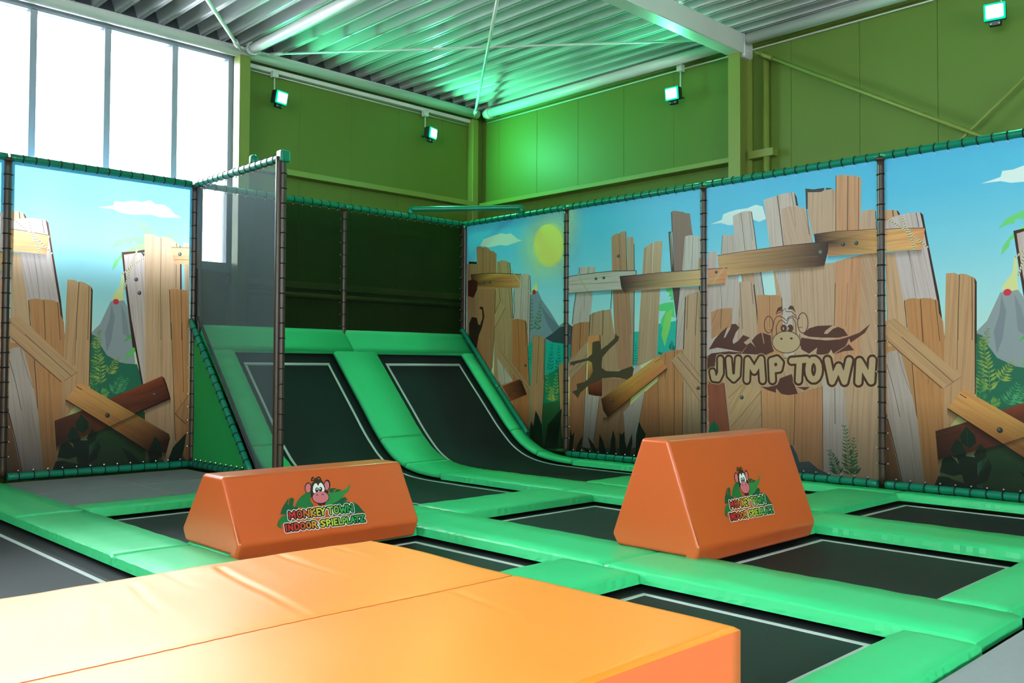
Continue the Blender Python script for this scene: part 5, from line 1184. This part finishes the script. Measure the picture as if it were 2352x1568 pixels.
                for i in range(n):
                    t = (i + .5) / n; m = a.lerp(b, t)
                    for sg in (1, -1):
                        ln = w_ * (1.15 - .75 * t) * random.uniform(.75, 1.15); dr = (q * sg * .85 + d * random.uniform(.35, .75)).normalized(); nr = Vector((-dr.y, dr.x)) * ln * .15; kf = random.uniform(.72, 1.25); c = (*[min(1, x * kf) for x in base_], 0.)
                        s.poly([tuple(m), tuple(m + dr * ln * .45 + nr), tuple(m + dr * ln), tuple(m + dr * ln * .45 - nr)], [c] * 4)
    def flatten(s):
        """one flat sheet of ink: cut every colour field by the ones printed over it and keep only the topmost"""
        from mathutils.geometry import delaunay_2d_cdt
        tri = [i for i, m in enumerate(s.mi) if m == 0]; vmap = {}; vs = []; fs = []
        for i in tri:
            q = []
            for k in s.f[i]:
                key = (round(s.v[k][0] * 4000), round(s.v[k][1] * 4000))
                if key not in vmap: vmap[key] = len(vs); vs.append(Vector((key[0] / 4000, key[1] / 4000)))
                q.append(vmap[key])
            if len(set(q)) == 3:
                a, b, c = (vs[k] for k in q); ar = abs((b - a).cross(c - a)); lm = max((b - a).length, (c - b).length, (a - c).length)
                fs.append(q if ar / lm > .0004 else None)
            else: fs.append(None)
        keep = [i for i, q in zip(tri, fs) if q]; fs = [q for q in fs if q]
        ov, oe, of, _, _, src = delaunay_2d_cdt(vs, [], fs, 1, 1e-6, True)
        V = [(p[0], p[1], s.dz) for p in ov]; F, Cc, U, MI = [], [], [], []
        for f, so in zip(of, src):
            if not so: continue
            g0, g1 = sum(ov[k][0] for k in f) / len(f), sum(ov[k][1] for k in f) / len(f); t = None
            for k0 in sorted(so, reverse=True):
                t = keep[k0]; a, b, c = (s.v[k] for k in s.f[t]); d = (b[0] - a[0]) * (c[1] - a[1]) - (c[0] - a[0]) * (b[1] - a[1])
                if abs(d) < 1e-12: continue
                w1 = ((g0 - a[0]) * (c[1] - a[1]) - (c[0] - a[0]) * (g1 - a[1])) / d; w2 = ((b[0] - a[0]) * (g1 - a[1]) - (g0 - a[0]) * (b[1] - a[1])) / d
                if w1 > -.03 and w2 > -.03 and w1 + w2 < 1.03: break
            else: continue
            F.append(list(f)); MI.append(0)
            for k in f:
                p = ov[k]; w1 = ((p[0] - a[0]) * (c[1] - a[1]) - (c[0] - a[0]) * (p[1] - a[1])) / d; w2 = ((b[0] - a[0]) * (p[1] - a[1]) - (p[0] - a[0]) * (b[1] - a[1])) / d; w0 = 1 - w1 - w2
                Cc.append(tuple(max(0, w0 * x + w1 * y + w2 * z) for x, y, z in zip(*s.c[3 * t:3 * t + 3]))); U.append(tuple(w0 * x + w1 * y + w2 * z for x, y, z in zip(*s.uv[3 * t:3 * t + 3])))
        for i, m in enumerate(s.mi):
            if m == 1:
                n0 = len(V); V += [(s.v[k][0], s.v[k][1], s.dz * 5 + s.v[k][2] * .05) for k in s.f[i]]; F.append([n0, n0 + 1, n0 + 2]); MI.append(1); Cc += s.c[3 * i:3 * i + 3]; U += s.uv[3 * i:3 * i + 3]
        s.v, s.f, s.c, s.uv, s.mi = V, F, Cc, U, MI
    def build(s, name, parent, frame):
        me = bpy.data.meshes.new(name); me.from_pydata([frame(*p) for p in s.v], [], s.f); me.materials.append(M['ink']); me.materials.append(M['ink_soft'])
        me.polygons.foreach_set('material_index', s.mi)
        ca = me.color_attributes.new('ink', 'FLOAT_COLOR', 'CORNER'); ca.data.foreach_set('color', np.array(s.c, np.float32).ravel())
        ul = me.uv_layers.new(name='grain'); ul.data.foreach_set('uv', np.array(s.uv, np.float32).ravel())
        me.update(); return link(name, me, parent)
SKY_ROWS = [(3.60, (86, 186, 234)), (3.2, (96, 194, 238)), (2.8, (122, 208, 240)), (2.4, (150, 220, 242)), (2.0, (178, 232, 242)), (1.7, (200, 238, 236)), (1.45, (218, 236, 208)), (1.2, (230, 230, 176)), (.9, (232, 226, 150)), (0, (40, 90, 60))]
def mural(label, key, frame, W, us=1.0, sy=1):
    e = empty('mural_panel', frame(W / 2, 0, 0), label, 'mural', 'printed jungle fence murals')
    pr = Print((.022, W - .022, .02, HT - .018), us)
    for (za, ca), (zb, cb) in zip(SKY_ROWS, SKY_ROWS[1:]):
        a, b = (*lin(ca), 0.), (*lin(cb), 0.); pr.poly([(0, zb), (W, zb), (W, za), (0, za)], [b, b, a, a])
    pr.draw(ART[key]); pr.flatten(); pr.build('print', e, frame)
    for q in ((.022, .07, .02, HT - .018), (W - .07, W - .022, .02, HT - .018), (.07, W - .07, HT - .08, HT - .018), (.07, W - .07, .02, .07)):
        bm = BM(); vs = [bm.verts.new(frame(u, v, -.003)) for u, v in ((q[0], q[2]), (q[1], q[2]), (q[1], q[3]), (q[0], q[3]))]; bm.faces.new(vs); obj('hem', bm, M['line'], e)
    ex = Vector(frame(1, 0, 0)) - Vector(frame(0, 0, 0)); up = Vector((0, 0, 1)); zb = 1.9 if key == 'R1' else .14
    runs = [(frame(.08, HT, 0), frame(W - .08, HT, 0), RR, -up, .135), (frame(0, zb, 0), frame(0, HT - .12, 0), RP, ex, .165), (frame(W, .14, 0), frame(W, HT - .12, 0), RP, -ex, .165)]
    if key != 'R1': runs.append((frame(.08, 0, .02), frame(W - .08, 0, .02), RR, up, .15))
    lacing(e, runs); return e
fR = lambda x0: (lambda u, v, d: (x0 + u, -d, v))
fL = lambda y0: (lambda u, v, d: (d, y0 + u, v))
mural('sun and volcano mural beside the corner ramp', 'R1', fR(0), PX[1])
mural('mural with the jumping figure silhouette and yellow board', 'R2', fR(PX[1]), PX[2] - PX[1])
mural('mural with the JUMP TOWN lettering and monkey outline', 'R3', fR(PX[2]), PX[3] - PX[2])
mural('mural after the JUMP TOWN mural, rope on its plank and crossed boards', 'L1', fR(PX[3]), PX[4] - PX[3], 2.3 / 2.2)
mural('mural with red tipped volcano and crossed boards below the windows', 'L1', fL(PY[3]), PY[2] - PY[3])
mural('sliver of a mural before the volcano mural below the windows', 'R2', fL(-9.1), 2.28)

def logo(e, o, ydir, slope, us, uo, vs, vo, name='printed_logo'):
    pr = Print((-9, 9, -9, 9), us, uo, vs, vo, .00008); pr.draw(ART['LG']); o, sl = Vector(o), Vector(slope).normalized(); yd = Vector((0, 1, 0)); n = yd.cross(sl)
    pr.build(name, e, lambda u, v, d: tuple(o + yd * u + sl * v + n * (d + .0012)))
logo(blA, (5.511, -6.85, .06), 1, (-.255, 0, .433), 1, 0, 1, 0)
logo(blB, (7.689, -4.585, .06), 1, (-.265, 0, .722), .88, .137, .95, .08)
